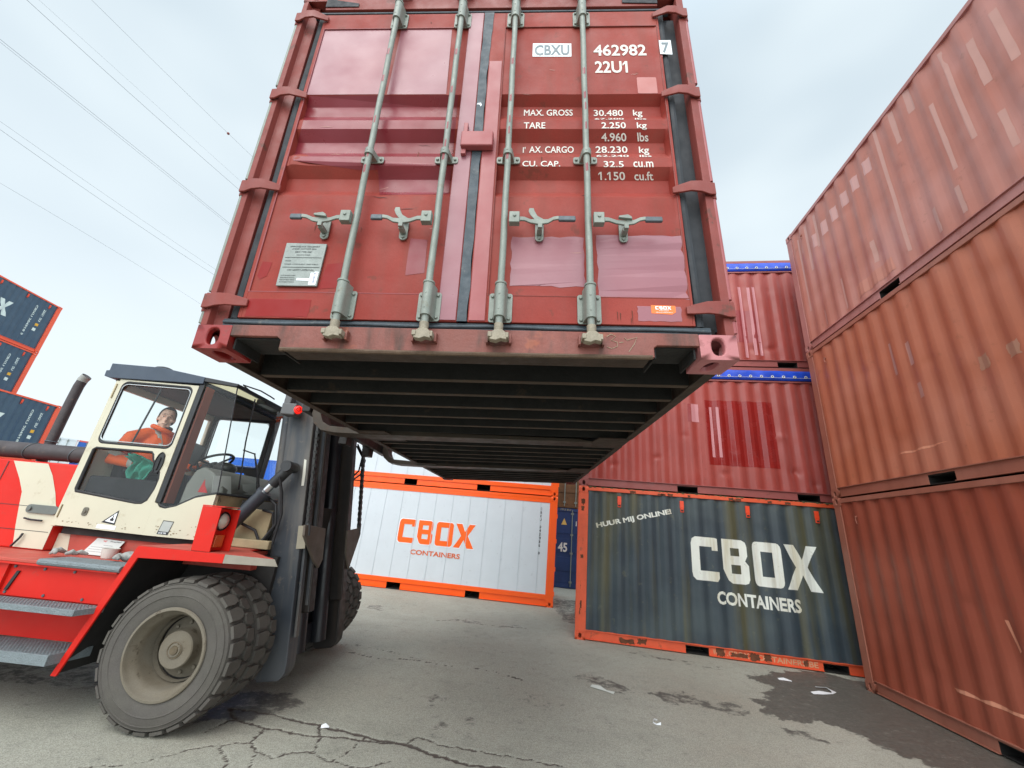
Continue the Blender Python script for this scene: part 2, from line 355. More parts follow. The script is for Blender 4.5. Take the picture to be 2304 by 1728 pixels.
    c = mixc(ramp(noi(1.1, 5, .6), .3, .7), (.385, .38, .31), (.53, .52, .435))
    c = mixc(ramp(noi(.55, 4), .48, .68, 0, .55), c, (.29, .25, .185))
    c = mixc(ramp(noi(7, 6, .7), .5, .75, 0, .35), c, (.15, .145, .125))
    c = mixc(ramp(noi(38, 5, .75), .40, .70, 0, .55), c, (.17, .16, .135)); c = mixc(ramp(noi(120, 3, .6), .44, .70, 0, .75), c, (.11, .105, .09))
    c = mixc(ramp(noi(150, 1), .64, .70, 0, .8), c, (.55, .54, .50))
    wf = ramp(math_('ADD', aw.outputs['Fac'], math_('MULTIPLY', math_('SUBTRACT', noi(7, 9, .78), .5), 3.2)), .36, .70, 0, .9)
    c = mixc(wf, c, mixc(ramp(noi(30, 4, .6), .35, .65), (.055, .05, .044), (.11, .10, .085)))
    vo = N.new('ShaderNodeTexVoronoi'); vo.inputs['Scale'].default_value = 34; K(tcn.outputs['Object'], vo.inputs['Vector'])
    deb = math_('MULTIPLY', ramp(vo.outputs['Distance'], .09, .13, 1, 0), ramp(noi(1.8, 2), .52, .6, 0, 1))
    c = mixc(deb, c, (.5, .48, .42))
    cf = math_('MULTIPLY', ac.outputs['Fac'], ramp(noi(45, 6, .75), .30, .50, .15, 1.))
    c = mixc(ramp(cf, .15, .45, 0, .95), c, (.07, .052, .044))
    K(c, p.inputs['Base Color'])
    rr = math_('SUBTRACT', ramp(noi(9, 4), .3, .7, .78, .95), math_('MULTIPLY', aw.outputs['Fac'], .42)); K(rr, p.inputs['Roughness'])
    b = N.new('ShaderNodeBump'); b.inputs['Strength'].default_value = .55; b.inputs['Distance'].default_value = .006
    K(math_('ADD', noi(150, 4, .7), math_('MULTIPLY', noi(12, 4), 1.5)), b.inputs['Height']); K(b.outputs[0], p.inputs['Normal'])
    tag(link('ground', me, m, smooth=0), kind='structure')
build_ground()

# ---------------------------------------------------------------- container building blocks
H = 2.591; CL = 6.058; CW = 2.438
def casting_mesh():
    b = MB(); X, Y, Z = .178, .162, .118
    def holed(o, u, v, w_, lu, lv, cu_, cv, ru, rv, depth=.028):
        o, u, v, w_ = map(Vector, (o, u, v, w_)); n = 20; c = [cu_, cv]; vs = []
        for i in range(n):
            t = 2 * PI * (i + .5) / n; dx, dy = math.cos(t), math.sin(t)
            k = min((lu - c[0]) / dx if dx > 0 else c[0] / -dx, (lv - c[1]) / dy if dy > 0 else c[1] / -dy)
            vs.append(o + u * (c[0] + dx * k) + v * (c[1] + dy * k))
        # snap nearest to the corners
        for cx in (0, lu):
            for cy in (0, lv):
                P = o + u * cx + v * cy; j = min(range(n), key=lambda q: (vs[q] - P).length); vs[j] = P
        for i in range(n):
            t = 2 * PI * (i + .5) / n; ex = abs(math.cos(t)) ** .8 * math.copysign(1, math.cos(t)); ey = abs(math.sin(t)) ** .8 * math.copysign(1, math.sin(t))
            vs.append(o + u * (c[0] + ru * ex) + v * (c[1] + rv * ey))
        vs += [p + w_ * depth for p in vs[n:2 * n]]
        fs = [(i, (i + 1) % n, (i + 1) % n + n, i + n) for i in range(n)] + [(i + n, (i + 1) % n + n, (i + 1) % n + 2 * n, i + 2 * n) for i in range(n)]
        b.add(vs, fs)
    holed((0, 0, 0), (0, 1, 0), (0, 0, 1), (1, 0, 0), Y, Z, .082, .062, .029, .041)
    holed((0, 0, 0), (1, 0, 0), (0, 0, 1), (0, 1, 0), X, Z, .089, .062, .026, .040)
    holed((0, 0, 0), (1, 0, 0), (0, 1, 0), (0, 0, 1), X, Y, .095, .088, .060, .030)
    b.add([(X, 0, 0), (X, Y, 0), (X, Y, Z), (X, 0, Z)], [(0, 1, 2, 3)]); b.add([(0, Y, 0), (X, Y, 0), (X, Y, Z), (0, Y, Z)], [(3, 2, 1, 0)]); b.add([(0, 0, Z), (X, 0, Z), (X, Y, Z), (0, Y, Z)], [(0, 1, 2, 3)])
    bm = bmesh.new(); me = b.mesh('corner_casting'); bm.from_mesh(me); bmesh.ops.remove_doubles(bm, verts=bm.verts, dist=1e-4); bmesh.ops.recalc_face_normals(bm, faces=bm.faces); bm.to_mesh(me); bm.free()
    return me
CAST = casting_mesh()
def castings(parent, m, L=CL, Wd=CW, Hh=H, mats=None, frame=None):
    """frame maps the generic frame (x along length, y across) into the parent's"""
    for ix in (0, 1):
        for iy in (0, 1):
            for iz in (0, 1):
                me = CAST.copy(); me.materials.clear(); me.materials.append((mats or {}).get((ix, iy, iz), m))
                o = bpy.data.objects.new('corner_casting', me); COL.objects.link(o); o.parent = parent
                M = Matrix.Translation((ix * L, iy * Wd, iz * Hh)) @ Matrix.Diagonal((1 - 2 * ix, 1 - 2 * iy, 1 - 2 * iz, 1))
                o.matrix_basis = (frame @ M) if frame else M
                bv = o.modifiers.new('bevel', 'BEVEL'); bv.width = .006; bv.segments = 2; bv.limit_method = 'ANGLE'; bv.angle_limit = rad(50)
                me.shade_smooth(); me.set_sharp_from_angle(angle=rad(35))
PER, DEP = .275, .031
PX = [0, .008, .062, .078, .132, .148, .202, .218, .270, .278]; PY = [.1, 0, 0, .11, .89, 1, 1, .89, .11, .1]
PX = [.004, .064, .074, .134, .144, .198, .208, .267, .279]; PY = [0, 0, .11, .89, 1, 1, .89, .11, 0]
def trap(d): return float(np.interp((d - .004) % PER + .004, PX, PY)) * DEP
def pbreaks(a, b, ph=0):
    o = []; k = math.floor((a - ph) / PER) - 1
    while k * PER + ph < b:
        o += [k * PER + ph + x for x in PX[:-1]]; k += 1
    return [x for x in o if a < x < b]
class Skin:
    """corrugated (or flat) side sheet; depth(d,z) gives how far in it lies"""
    def __init__(s, d0, d1, z0, z1, y0=.012, ph=.17, dents=(), flat=False, wavy=.0, rows=16, seed=0, deep=1.0):
        s.deep = deep
        s.d0, s.d1, s.z0, s.z1, s.y0, s.ph, s.dents, s.flat, s.wavy, s.rows, s.seed = d0, d1, z0, z1, y0, ph, dents, flat, wavy, rows, seed
    def depth(s, d, z):
        y = s.y0 + (0 if s.flat else trap(d - s.ph) * s.deep)
        for (a, c, r, k) in s.dents:
            q = ((d - a) ** 2 + ((z - c) * 1.2) ** 2) / r ** 2
            if q < 6: y += k * math.exp(-q)
        if s.wavy: y += s.wavy * (noise.noise(Vector((d * 2.1, z * 1.7, s.seed))) + .5 * noise.noise(Vector((d * 6, z * 5, s.seed + 3))))
        return y
    def build(s, name, m, parent, M=None, smooth=26):
        ds = [s.d0] + ([x for x in pbreaks(s.d0, s.d1, s.ph)] if not s.flat else list(np.arange(s.d0 + .1, s.d1 - .05, .1))) + [s.d1]
        zs = list(np.linspace(s.z0, s.z1, s.rows + 1))
        for (a, c, r, k) in s.dents: zs += list(np.linspace(max(s.z0, c - r * 1.5), min(s.z1, c + r * 1.5), 9))
        zs = sorted(set(round(z, 4) for z in zs)); b = MB(); n = len(ds)
        for z in zs:
            for d in ds: b.v.append((d, s.depth(d, z), z))
        for j in range(len(zs) - 1):
            for i in range(n - 1): b.f.append((j * n + i, j * n + i + 1, (j + 1) * n + i + 1, (j + 1) * n + i))
        return b.obj(name, m, parent, smooth=smooth, M=M)
    def fn(s, off=.002): return lambda d, z: (d, s.depth(d, z) - off, z)
    def br(s): return [] if s.flat else pbreaks(s.d0, s.d1, s.ph)

def rails(root, m, L, Wd, Hh, zb=.16, zt=.08, pock=(2.004, 4.054), inset=.03, dark=None, end_m=None, pock_m=None):
    dark = dark or mat('pocket_dark', (.012, .011, .010), .9)
    for side in (0, 1):
        M = Matrix.Identity(4) if side == 0 else Matrix.Translation((L, Wd, 0)) @ Matrix.Rotation(PI, 4, 'Z')
        b = MB(); xs = [.178]
        for p in pock: xs += [p - .18, p + .18]
        xs.append(L - .178)
        for i in range(0, len(xs), 2):
            b.box(xs[i], xs[i + 1], inset, inset + .006, .022, zb - .012); b.box(xs[i], xs[i + 1], .008, inset + .02, .014, .022)
        b.box(.178, L - .178, .004, inset + .02, zb - .012, zb)
        for i in range(1, len(xs) - 1, 2): b.box(xs[i], xs[i + 1], inset, inset + .006, zb - .034, zb - .012)
        b.obj('bottom_rail', m, root, .002, M=M)
        for p in pock:
            q = MB(); x0, x1 = p - .18, p + .18; y1 = Wd / 2 - .01
            q.box(x0 - .008, x0, inset + .008, y1, .014, zb - .036); q.box(x1, x1 + .008, inset + .008, y1, .014, zb - .036)
            q.box(x0, x1, inset + .008, y1, zb - .044, zb - .036); q.box(x0, x1, inset + .008, .3, .012, .02)
            q.obj('fork_pocket', dark, root, M=M)
        t = MB(); t.box(.178, L - .178, .0, .06, Hh - zt, Hh - .014); t.obj('top_rail', m, root, .004, M=M)
    for e in (0, 1):
        M = Matrix.Identity(4) if e == 0 else Matrix.Translation((L, Wd, 0)) @ Matrix.Rotation(PI, 4, 'Z')
        t = MB(); t.box(.004, .05, .162, Wd - .162, .016, zb); t.obj('end_sill', end_m or m, root, .003, M=M)
        t = MB(); t.box(.004, .06, .162, Wd - .162, Hh - .118, Hh - .012); t.obj('end_header', end_m or m, root, .003, M=M)

def container(name, label, group, x, y, yaw, tier, paint, frame=None, L=CL, dents=(), style='corr', roof=None, skin_top=None, seed=0, castm=None, post=.16, Hh=H, cat='shipping container', ph=.17, zb=.16, doors=None, deep=1.0):
    frame = frame or paint
    root = empty(name, (x, y, tier * H), yaw, label, cat, group)
    castings(root, castm or frame, L, CW, Hh)
    for ix in (0, 1):
        for iy in (0, 1):
            b = MB(); x0, x1 = (.004, post) if ix == 0 else (L - post, L - .004); y0, y1 = (.005, .10) if iy == 0 else (CW - .10, CW - .005)
            b.box(x0, x1, y0, y1, .118, Hh - .118); b.obj('corner_post', frame, root, .005)
    rails(root, frame, L, CW, Hh, zb=zb)
    top = skin_top or Hh - .08
    if style == 'corr':
        sk = Skin(post + .002, L - post - .002, zb, top, dents=dents, seed=seed, ph=ph, wavy=.0025, deep=deep)
        bk = Skin(post + .002, L - post - .002, zb, top, rows=2, ph=ph)
    else:
        sk = Skin(post + .002, L - post - .002, zb, top, flat=True, wavy=.0025, seed=seed, rows=20, dents=dents, y0=.016)
        bk = Skin(post + .002, L - post - .002, zb, top, flat=True, rows=1)
    sk.build('side_panel', paint, root)
    bk.build('side_panel', paint, root, M=Matrix.Translation((L, CW, 0)) @ Matrix.Rotation(PI, 4, 'Z'))
    for e in (0, 1):
        if doors == e: continue
        Me = (Matrix.Translation((0, CW, 0)) @ Matrix.Rotation(-PI / 2, 4, 'Z')) if e == 0 else (Matrix.Translation((L, 0, 0)) @ Matrix.Rotation(PI / 2, 4, 'Z'))
        Skin(.1, CW - .1, .16, Hh - .11, rows=2, y0=.014, ph=.1).build('end_panel', paint, root, M=Me)
    b = MB(); b.box(.06, L - .06, .06, CW - .06, Hh - .035, Hh - .02); b.obj('roof', roof or paint, root)
    b = MB(); b.box(.06, L - .06, .06, CW - .06, zb - .02, zb - .002); b.obj('floor', mat('floor_dark', (.03, .025, .02), .9), root)
    return root, sk

# paints ------------------------------------------------------------------
RUST = lin(120, 72, 44)
DOOR_RED = mat('faded_door_red', lin(146, 55, 46), .55, var=.12, scale=2.5, grain=.2, bump=.10, bscale=45, fade=lin(160, 78, 68), fadeamt=.7, streak=lin(126, 62, 52), streakamt=.45, sscale=(9, 9, .7), spots=lin(104, 56, 44), spotamt=.6, spotscale=8, spec=.22)
FRAME_RED = mat('frame_red', lin(132, 56, 48), .6, var=.1, scale=5, grain=.15, bump=.1, bscale=70, spots=lin(84, 52, 40), spotamt=.7, spotscale=7)
MAUVE = mat('mauve_touch_up', lin(142, 88, 98), .36, var=.05, scale=2, bump=.03, bscale=60, fade=lin(150, 86, 92), fadeamt=.6)
MAUVE2 = mat('pink_touch_up', lin(154, 78, 80), .45, var=.05, scale=3, bump=.03, bscale=60)
WINE = mat('wine_touch_up', lin(124, 38, 46), .34, var=.1, scale=3, fade=lin(146, 70, 82), fadeamt=.6, spec=.4)
FRESH = mat('fresh_red_paint', lin(136, 24, 22), .5, var=.05, scale=4, spec=.25)
SILL = mat('dirty_sill_red', lin(132, 74, 64), .6, var=.15, scale=4, grain=.3, bump=.25, bscale=50, streak=lin(58, 48, 40), streakamt=.75, sscale=(9, 9, 2), spots=lin(176, 100, 70), spotamt=.4, spotscale=5)
SILLB = mat('grimy_edge', lin(96, 76, 60), .8, var=.25, scale=9, grain=.4, bump=.4)
UNDER = mat('shaded_underside', (.011, .010, .009), .75, var=.35, scale=3, grain=.2, bump=.3, spots=lin(88, 66, 46), spotamt=.25, spotscale=5)  # near-black: shade of the underside and sill cut-outs is put into the colour
UNDER2 = mat('rusty_underside_steel', lin(64, 50, 40), .75, var=.3, scale=6, grain=.4, bump=.3, spots=lin(50, 36, 28), spotamt=.8, spotscale=8)
GALV = mat('galvanised', lin(134, 140, 132), .5, metal=.15, var=.1, scale=9, grain=.25, bump=.08, spots=lin(122, 116, 100), spotamt=.5, spotscale=13)
GALVD = mat('worn_grip_steel', lin(88, 96, 102), .5, metal=.2, var=.15, scale=20, grain=.3)
CAMST = mat('corroded_cam', lin(158, 148, 130), .65, metal=.2, var=.15, scale=15, grain=.4, bump=.3, spots=lin(110, 62, 46), spotamt=.9, spotscale=18)
GASK = mat('rubber_gasket', lin(66, 76, 84), .6, var=.2, scale=9, grain=.3, bump=.3, spots=lin(128, 124, 116), spotamt=.4, spotscale=8)
GASKD = mat('dark_rubber', (.022, .026, .032), .7, var=.2, scale=6, bump=.1)
WHITE = mat('white_marking', lin(226, 220, 212), .6, var=.06, scale=20, grain=.2)
WHITE2 = mat('white_vinyl', lin(232, 236, 240), .4, var=.02)
GREYL = mat('grey_letter', lin(110, 122, 128), .5, var=.05)
ORANGE = mat('orange_frame', lin(244, 88, 16), .4, var=.06, scale=3, grain=.05, bump=.04)
ORANGE2 = mat('weathered_orange', lin(226, 92, 54), .5, var=.12, scale=4, grain=.15, bump=.08, spots=lin(132, 76, 50), spotamt=.6, spotscale=6)

# ---------------------------------------------------------------- the lifted container
wv = Vector((0.0214, -0.0501, -0.0616))
ML = Matrix.Translation((-0.2517, 1.6247, 2.3663)) @ Matrix.Rotation(wv.length, 4, wv.normalized()) @ Matrix.Translation((0, 0, -.015))
LC = empty('lifted_container', label='red container held up in the air by the forklift, its double doors facing us', cat='shipping container', M=ML)
bpy.context.view_layer.update()
CX_, CY_, CZ_ = .32, -1.62, -.695
def ap(x, z, y=0.):
    k = (y - CY_) / -CY_; return CX_ + (x - CX_) * k, CZ_ + (z + .015 - CZ_) * k
GF = Matrix(((0, -1, 0, 1.219), (1, 0, 0, 0), (0, 0, 1, 0), (0, 0, 0, 1)))   # generic frame -> this one
PINKC = mat('peeling_pink_paint', lin(180, 112, 114), .45, var=.1, scale=8, bump=.35, bscale=25, spots=lin(140, 80, 78), spotamt=.6, spotscale=10)
FRESHC = mat('fresh_red_casting', lin(140, 36, 34), .4, var=.12, scale=6, bump=.2, spots=lin(92, 66, 56), spotamt=.5, spotscale=8)
castings(LC, FRAME_RED, frame=GF, mats={(0, 0, 0): PINKC, (0, 1, 0): FRESHC})
for sx in (-1, 1):
    for yy, rear in ((0, 1), (CL, 0)):
        b = MB()
        if rear:
            b.prism([(-1.217, .004), (-1.184, .0), (-1.178, .034), (-1.125, .040), (-1.125, .07), (-1.217, .12)] if sx < 0 else [(1.217, .004), (1.176, .0), (1.172, .012), (1.172, .10), (1.217, .12)], .118, H - .118, 'z')
        else: b.box(min(sx * 1.215, sx * 1.09), max(sx * 1.215, sx * 1.09), CL - .1, CL - .004, .118, H - .118)
        b.obj('corner_post', FRAME_RED, LC, .003)
    b = MB()
    for a, c in ((.178, 1.824), (2.184, 3.874), (4.234, CL - .178)):
        b.box(min(sx * 1.19, sx * 1.184), max(sx * 1.19, sx * 1.184), a, c, .02, .15); b.box(min(sx * 1.214, sx * 1.16), max(sx * 1.214, sx * 1.16), a, c, .012, .02)
    b.box(min(sx * 1.214, sx * 1.16), max(sx * 1.214, sx * 1.16), .178, CL - .178, .15, .16)
    b.obj('bottom_rail', UNDER2, LC, .002)
    b = MB(); b.box(min(sx * 1.219, sx * 1.16), max(sx * 1.219, sx * 1.16), .178, CL - .178, H - .08, H - .014); b.obj('top_rail', FRAME_RED, LC, .003)
    Ms = GF if sx > 0 else GF @ Matrix.Translation((CL, CW, 0)) @ Matrix.Rotation(PI, 4, 'Z')
    Skin(.12, CL - .16, .16, H - .08, rows=4, wavy=.001).build('side_panel', mat('side_red', lin(160, 74, 66), .45, var=.1, scale=2), LC, M=Ms)
Skin(.1, CW - .1, .16, H - .11, rows=2, y0=.014, ph=.1).build('end_panel', FRAME_RED, LC, M=Matrix.Translation((1.219, CL, 0)) @ Matrix.Rotation(PI, 4, 'Z') @ Matrix.Identity(4))
b = MB(); b.box(-1.05, 1.05, CL - .05, CL - .004, .016, .16); b.obj('front_sill', UNDER2, LC, .003)
b = MB(); b.box(-1.16, 1.16, .1, CL - .06, H - .05, H - .03); b.obj('roof_tarpaulin', mat('tarp_blue', lin(38, 66, 190), .45, var=.15, scale=5, bump=.2, bscale=8), LC)
b = MB(); b.box(-1.16, 1.16, .06, CL - .06, .152, .175); b.obj('floor', UNDER, LC)
for yc in (.40, .66, .94, 1.22, 1.50, 2.40, 2.68, 2.96, 3.24, 3.52, 4.46, 4.74, 5.02, 5.30, 5.58, 5.8):
    b = MB(); b.prism([(yc, .022), (yc + .045, .022), (yc + .045, .027), (yc + .005, .027), (yc + .005, .147), (yc + .045, .147), (yc + .045, .152), (yc, .152)], -1.16, 1.16, 'x')
    o = b.obj('cross_member', UNDER, LC)
    b = MB(); b.box(-1.158, 1.158, yc + .002, yc + .043, .0195, .0215); b.obj('flange_edge', mat('lit_flange_rust', lin(74, 60, 48), .8, var=.4, scale=3, grain=.3, spots=(.015, .012, .01), spotamt=.9, spotscale=2.5), o)  # paler rusty strips paint the light the lower flanges catch
for yc in (2.004, 4.054):
    b = MB(); x0, x1 = yc - .18, yc + .18
    b.box(-1.183, 1.183, x0 - .008, x0, .022, .15); b.box(-1.183, 1.183, x1, x1 + .008, .022, .15); b.box(-1.183, 1.183, x0, x1, .142, .15)
    o = b.obj('fork_pocket', UNDER, LC)
    for sx in (-1, 1):
        b = MB(); b.prism([(sx * 1.2, x0 - .04), (sx * .93, x0 - .04), (sx * .85, x1 + .04), (sx * 1.2, x1 + .04)], .008, .016, 'z'); b.obj('pocket_strap', UNDER2, o)
# rear sill with the two cut-outs beside the castings
b = MB()
b.prism([(-1.057, .122), (-1.057, .066), (-.835, .066), (-.815, .05), (-.815, .004), (.86, .004), (.86, .05), (.875, .062), (1.057, .062), (1.057, .122)], .0, .022, 'y')
SI = b.obj('rear_sill', SILL, LC, .004)
MB().box(-.80, .845, .0235, .13, .006, .014).obj('sill_flange', UNDER2, SI)
b = MB(); b.tube([(-.81, .006, .006), (-.3, .005, .002), (.3, .005, .003), (.85, .006, .006)], .011, 8); b.obj('worn_lip', SILLB, SI)
for xa, xb in ((-1.045, -.82), (.865, 1.045)):
    b = MB(); b.box(xa, xa + .008, .024, .2, .01, .066); b.box(xb - .008, xb, .024, .2, .01, .066); b.box(xa + .009, xb - .009, .024, .2, .058, .066); b.obj('sill_cutout', UNDER, SI)
def scribble(pts, r, parent, m, nm):
    MB().tube([(x, -.002, z) for x, z in pts], r, 5).obj(nm, m, parent)
CHALK = mat('chalk', lin(176, 166, 140), .9, var=.2, scale=40)
for pts in ([(.655, .085), (.675, .098), (.695, .088), (.675, .068), (.70, .06), (.702, .04), (.675, .028), (.655, .036)], [(.71, .058), (.728, .06)], [(.735, .082), (.745, .07), (.79, .085), (.775, .05), (.75, .015)]):
    scribble([(x * .985 + .01, z + .013) for x, z in pts], .0011, SI, CHALK, 'chalk_mark')
# header
b = MB(); b.box(-1.057, 1.057, .0, .03, 2.385, H - .02); HD = b.obj('door_header', FRAME_RED, LC, .003)
for pl in ([(-1.056, 2.405), (-.84, 2.405), (-.84, 2.435), (-.93, 2.455), (-.99, 2.47), (-1.02, 2.54), (-1.056, 2.55)], [(.84, 2.41), (1.056, 2.40), (1.056, 2.55), (1.02, 2.50), (.95, 2.455), (.84, 2.46)]):
    b = MB(); b.prism(pl, -.006, -.0015, 'y'); b.obj('undercut_shade', mat('undercut_shade_dark', (.018, .02, .026), .7, var=.4, scale=8, bump=.4, spots=lin(120, 112, 90), spotamt=.3, spotscale=6), HD)  # dark plates paint the shade of the header undercut
# gaskets
b = MB(); b.box(-1.13, 1.13, .02, .045, 2.352, 2.384); b.box(-1.13, 1.13, .010, .019, 2.362, 2.376); b.obj('top_gasket', GASK, LC, .003)
b = MB(); b.box(-1.125, 1.125, .02, .045, .124, .163); b.tube([(x, .017, .142 + .003 * math.sin(x * 9)) for x in np.linspace(-1.12, 1.12, 40)], .009, 8); b.obj('bottom_gasket', GASK, LC, .003)
for sx in (-1, 1):
    b = MB(); b.box(min(sx * 1.058, sx * 1.16), max(sx * 1.058, sx * 1.172), .062, .075, .163, 2.352)
    b.tube([(sx * (1.078 + .003 * math.sin(z * 5)), .036, z) for z in np.linspace(.165, 2.35, 40)], .021, 8); b.obj('side_gasket', GASKD, LC)
b = MB()
zs = np.linspace(.165, 2.35, 50); wl = [(-.021 + .006 * noise.noise(Vector((0, 0, z * 6))), z) for z in zs]; wr = [(.026 + .009 * noise.noise(Vector((5, 0, z * 7))) + (.02 * max(0, z - 1.75)), z) for z in zs]
n = len(zs); b.v = [(x, .006, z) for x, z in wl] + [(x, .006, z) for x, z in wr] + [(x, .03, z) for x, z in wl] + [(x, .03, z) for x, z in wr]
b.f = [(i, i + n, i + n + 1, i + 1) for i in range(n - 1)] + [(i, i + 1, i + 1 + 2 * n, i + 2 * n) for i in range(n - 1)] + [(i + n, i + 3 * n, i + 3 * n + 1, i + n + 1) for i in range(n - 1)]
b.obj('centre_gasket', GASK, LC, smooth=60)
# doors
Y0, YD = .016, .061
brk = []
for a, b1, b2, c in ((1.597, 1.495, 1.420, 1.396), (1.330, 1.225, 1.150, 1.128), (1.063, .968, .885, .862)):
    brk.append((ap(0, a, Y0)[1], ap(0, b1, YD)[1], ap(0, b2, YD)[1], ap(0, c, Y0)[1]))
def dprof(z):
    for a, b1, b2, c in brk:
        if c < z < a:
            if z > b1: return Y0 + (YD - Y0) * (a - z) / (a - b1)
            if z > b2: return YD
            return Y0 + (YD - Y0) * (z - c) / (b2 - c)
    return Y0
DD = [(-.75, 1.98, .22, .010), (.30, .46, .2, .006), (-.99, 1.13, .05, -.012), (.7, 1.9, .25, .004), (-.3, 1.85, .2, .005), (.8, .45, .22, .004)]
def dface(x, z, base=None):
    y = dprof(z) if (1.04 > abs(x) > .1 and .27 < z < 2.24) else .010
    if 1.02 > abs(x) > .115 and .31 < z < 2.2:
        for a, c, r, k in DD:
            q = ((x - a) ** 2 + (z - c) ** 2) / r ** 2
            if q < 6: y += k * math.exp(-q)
        y += .0016 * noise.noise(Vector((x * 3, z * 3, 1))) + .0006 * noise.noise(Vector((x * 9, z * 9, 1)))
        # crease
        t = (x - .33) * 8
        if abs(t) < 1 and abs(z - .475 - .008 * math.sin((x - .33) * 14)) < .035: y += .006 * (1 - t * t) * math.sin((z - .475) / .035 * PI)
    return y
def ong(off=.0015):
    # walk down the line of sight onto the pressed sheet, lie `off` proud of it
    def f(u, v):
        g = lambda y: (lambda p: y - (dface(p[0], p[1]) - off))(ap(u, v, y))
        a = -.01; y = a
        while y < .075 and g(y) < 0: a = y; y += .003
        lo_, hi_ = a, y
        for _ in range(12):
            m_ = (lo_ + hi_) / 2
            if g(m_) < 0: lo_ = m_
            else: hi_ = m_
        x, z = ap(u, v, lo_); return (x, lo_, z)
    return f
TB = sorted([1.597, 1.495, 1.42, 1.396, 1.33, 1.225, 1.15, 1.128, 1.063, .968, .885, .862])
doors = {}
for sx in (-1, 1):
    if sx < 0: xo, xi, ro, ri, lo = -1.055, -.022, ap(-1.024, 1, Y0)[0], ap(-.106, 1, Y0)[0], 'left'
    else: xo, xi, ro, ri = 1.055, .028, ap(1.036, 1, Y0)[0], ap(.116, 1, Y0)[0]
    zb_, zt_ = ap(0, .28, Y0)[1], ap(0, 2.17, Y0)[1]
    X0, X1 = min(ro, ri), max(ro, ri)
    b = MB(); zz = list(np.linspace(zb_, zt_, 95))
    for q in brk: zz += list(q)
    zz = sorted(set(round(z, 5) for z in zz)); xx = list(np.linspace(X0, X1, 60)); n = len(xx)
    for z in zz:
        for x in xx: b.v.append((x, dface(x, z), z))
    for j in range(len(zz) - 1):
        for i in range(n - 1): b.f.append((j * n + i, j * n + i + 1, (j + 1) * n + i + 1, (j + 1) * n + i))
    D = b.obj('door', DOOR_RED, LC, smooth=22)
    if sx < 0: D['label'] = 'left door leaf, patched with mauve paint'
    else: D['label'] = 'right door leaf with the white markings'
    doors[sx] = D
    b = MB(); A, B_ = min(xo, xi), max(xo, xi)
    b.box(A, X0, .010, .066, .165, 2.35); b.box(X1, B_, .010, .066, .165, 2.35); b.box(X0, X1, .010, .066, .165, zb_); b.box(X0, X1, .010, .066, zt_, 2.35)
    b.obj('door_frame', DOOR_RED, D, .002)
    b = MB(); b.tube([(X0 + .002, .011, zb_), (X0 + .002, .011, zt_)], .003, 6); b.tube([(X1 - .002, .011, zb_), (X1 - .002, .011, zt_)], .003, 6); b.tube([(X0, .011, zt_), (X1, .011, zt_)], .003, 6); b.tube([(X0, .011, zb_), (X1, .011, zb_)], .003, 6)
    b.obj('weld_seam', FRAME_RED if sx > 0 else MAUVE2, D)
    b = MB(); b.box(*((-.112, -.026) if sx < 0 else (.034, .108)), .0055, .0085, .17, 2.345 if sx < 0 else 1.9)
    b.obj('edge_strip', MAUVE if sx < 0 else MAUVE2, D, .001)
    for zc in (2.318, 1.622, .93, .235):
        zc = ap(0, zc, -.02)[1]
        th = .011; pl = [(1.018, .0085), (1.05, -.004), (1.10, -.022), (1.15, -.020), (1.195, -.006), (1.226, -.004)]
        pl = [(sx * x, y) for x, y in pl]; lo_ = [(x, y - th) for x, y in pl]
        b = MB(); m_ = len(pl); hh = [.018, .024, .030, .034, .037, .037]
        for s_ in (-1, 1):
            for (x, y), h_ in zip(pl, hh): b.v.append((x, y, zc + s_ * h_))
            for (x, y), h_ in zip(lo_, hh): b.v.append((x, y, zc + s_ * h_))
        for i in range(m_ - 1):
            for q in ((i, i + 1, i + 1 + m_, i + m_), (i + 2 * m_, i + 3 * m_, i + 3 * m_ + 1, i + 2 * m_ + 1), (i + m_, i + m_ + 1, i + 3 * m_ + 1, i + 3 * m_), (i, i + 2 * m_, i + 2 * m_ + 1, i + 1)): b.f.append(q)
        b.f += [(0, m_, 3 * m_, 2 * m_), (m_ - 1, 3 * m_ - 1, 4 * m_ - 1, 2 * m_ - 1)]
        b.cyl((sx * 1.222, .012, zc - .05), (sx * 1.222, .012, zc + .05), .014, n=12)
        b.obj('hinge', FRAME_RED, D, .003, fix=True)
for sx in (-1, 1):
    b = MB()
    for za, zb2 in ((.13, .19), (.30, .88), (.99, 1.60), (1.70, 2.30)): b.cyl((sx * 1.2215, .012, za), (sx * 1.2215, .012, zb2), .010, n=10)
    b.obj('hinge_rod', GALV if sx < 0 else MAUVE2, LC)
# repainted areas
def patch(name, loops, m, sx, off, j=.006):
    lay(name, poly_bm([loops]), m, ong(off), doors[sx], TB, 1)
patch('paint_patch', [(-1.02, 1.60), (-1.022, 2.165), (-.60, 2.168), (-.575, 1.602)], MAUVE, -1, .0012)
patch('paint_patch', [(-.545, 1.60), (-.535, 2.166), (-.215, 2.165), (-.20, 1.60)], MAUVE, -1, .0012)
patch('paint_patch', [(-.99, 1.10), (-1.0, 1.592), (-.13, 1.592), (-.12, 1.07), (-.6, 1.03)], WINE, -1, .0010)
patch('paint_patch', [(-.50, .97), (-.52, 1.06), (-.12, 1.06), (-.12, .875), (-.48, .868)], WINE, -1, .0012)
patch('paint_patch', jag(-1.015, -.715, .152, .272, .004, 8, 3), FRESH, -1, .0012)
patch('paint_patch', [(-.675, .44), (-.60, .452), (-.60, .31), (-.69, .302), (-.688, .36)], FRESH, -1, .0012)
patch('paint_patch', [(-.285, .598), (-.20, .59), (-.195, .40), (-.285, .385), (-.287, .47)], WINE, -1, .0012)
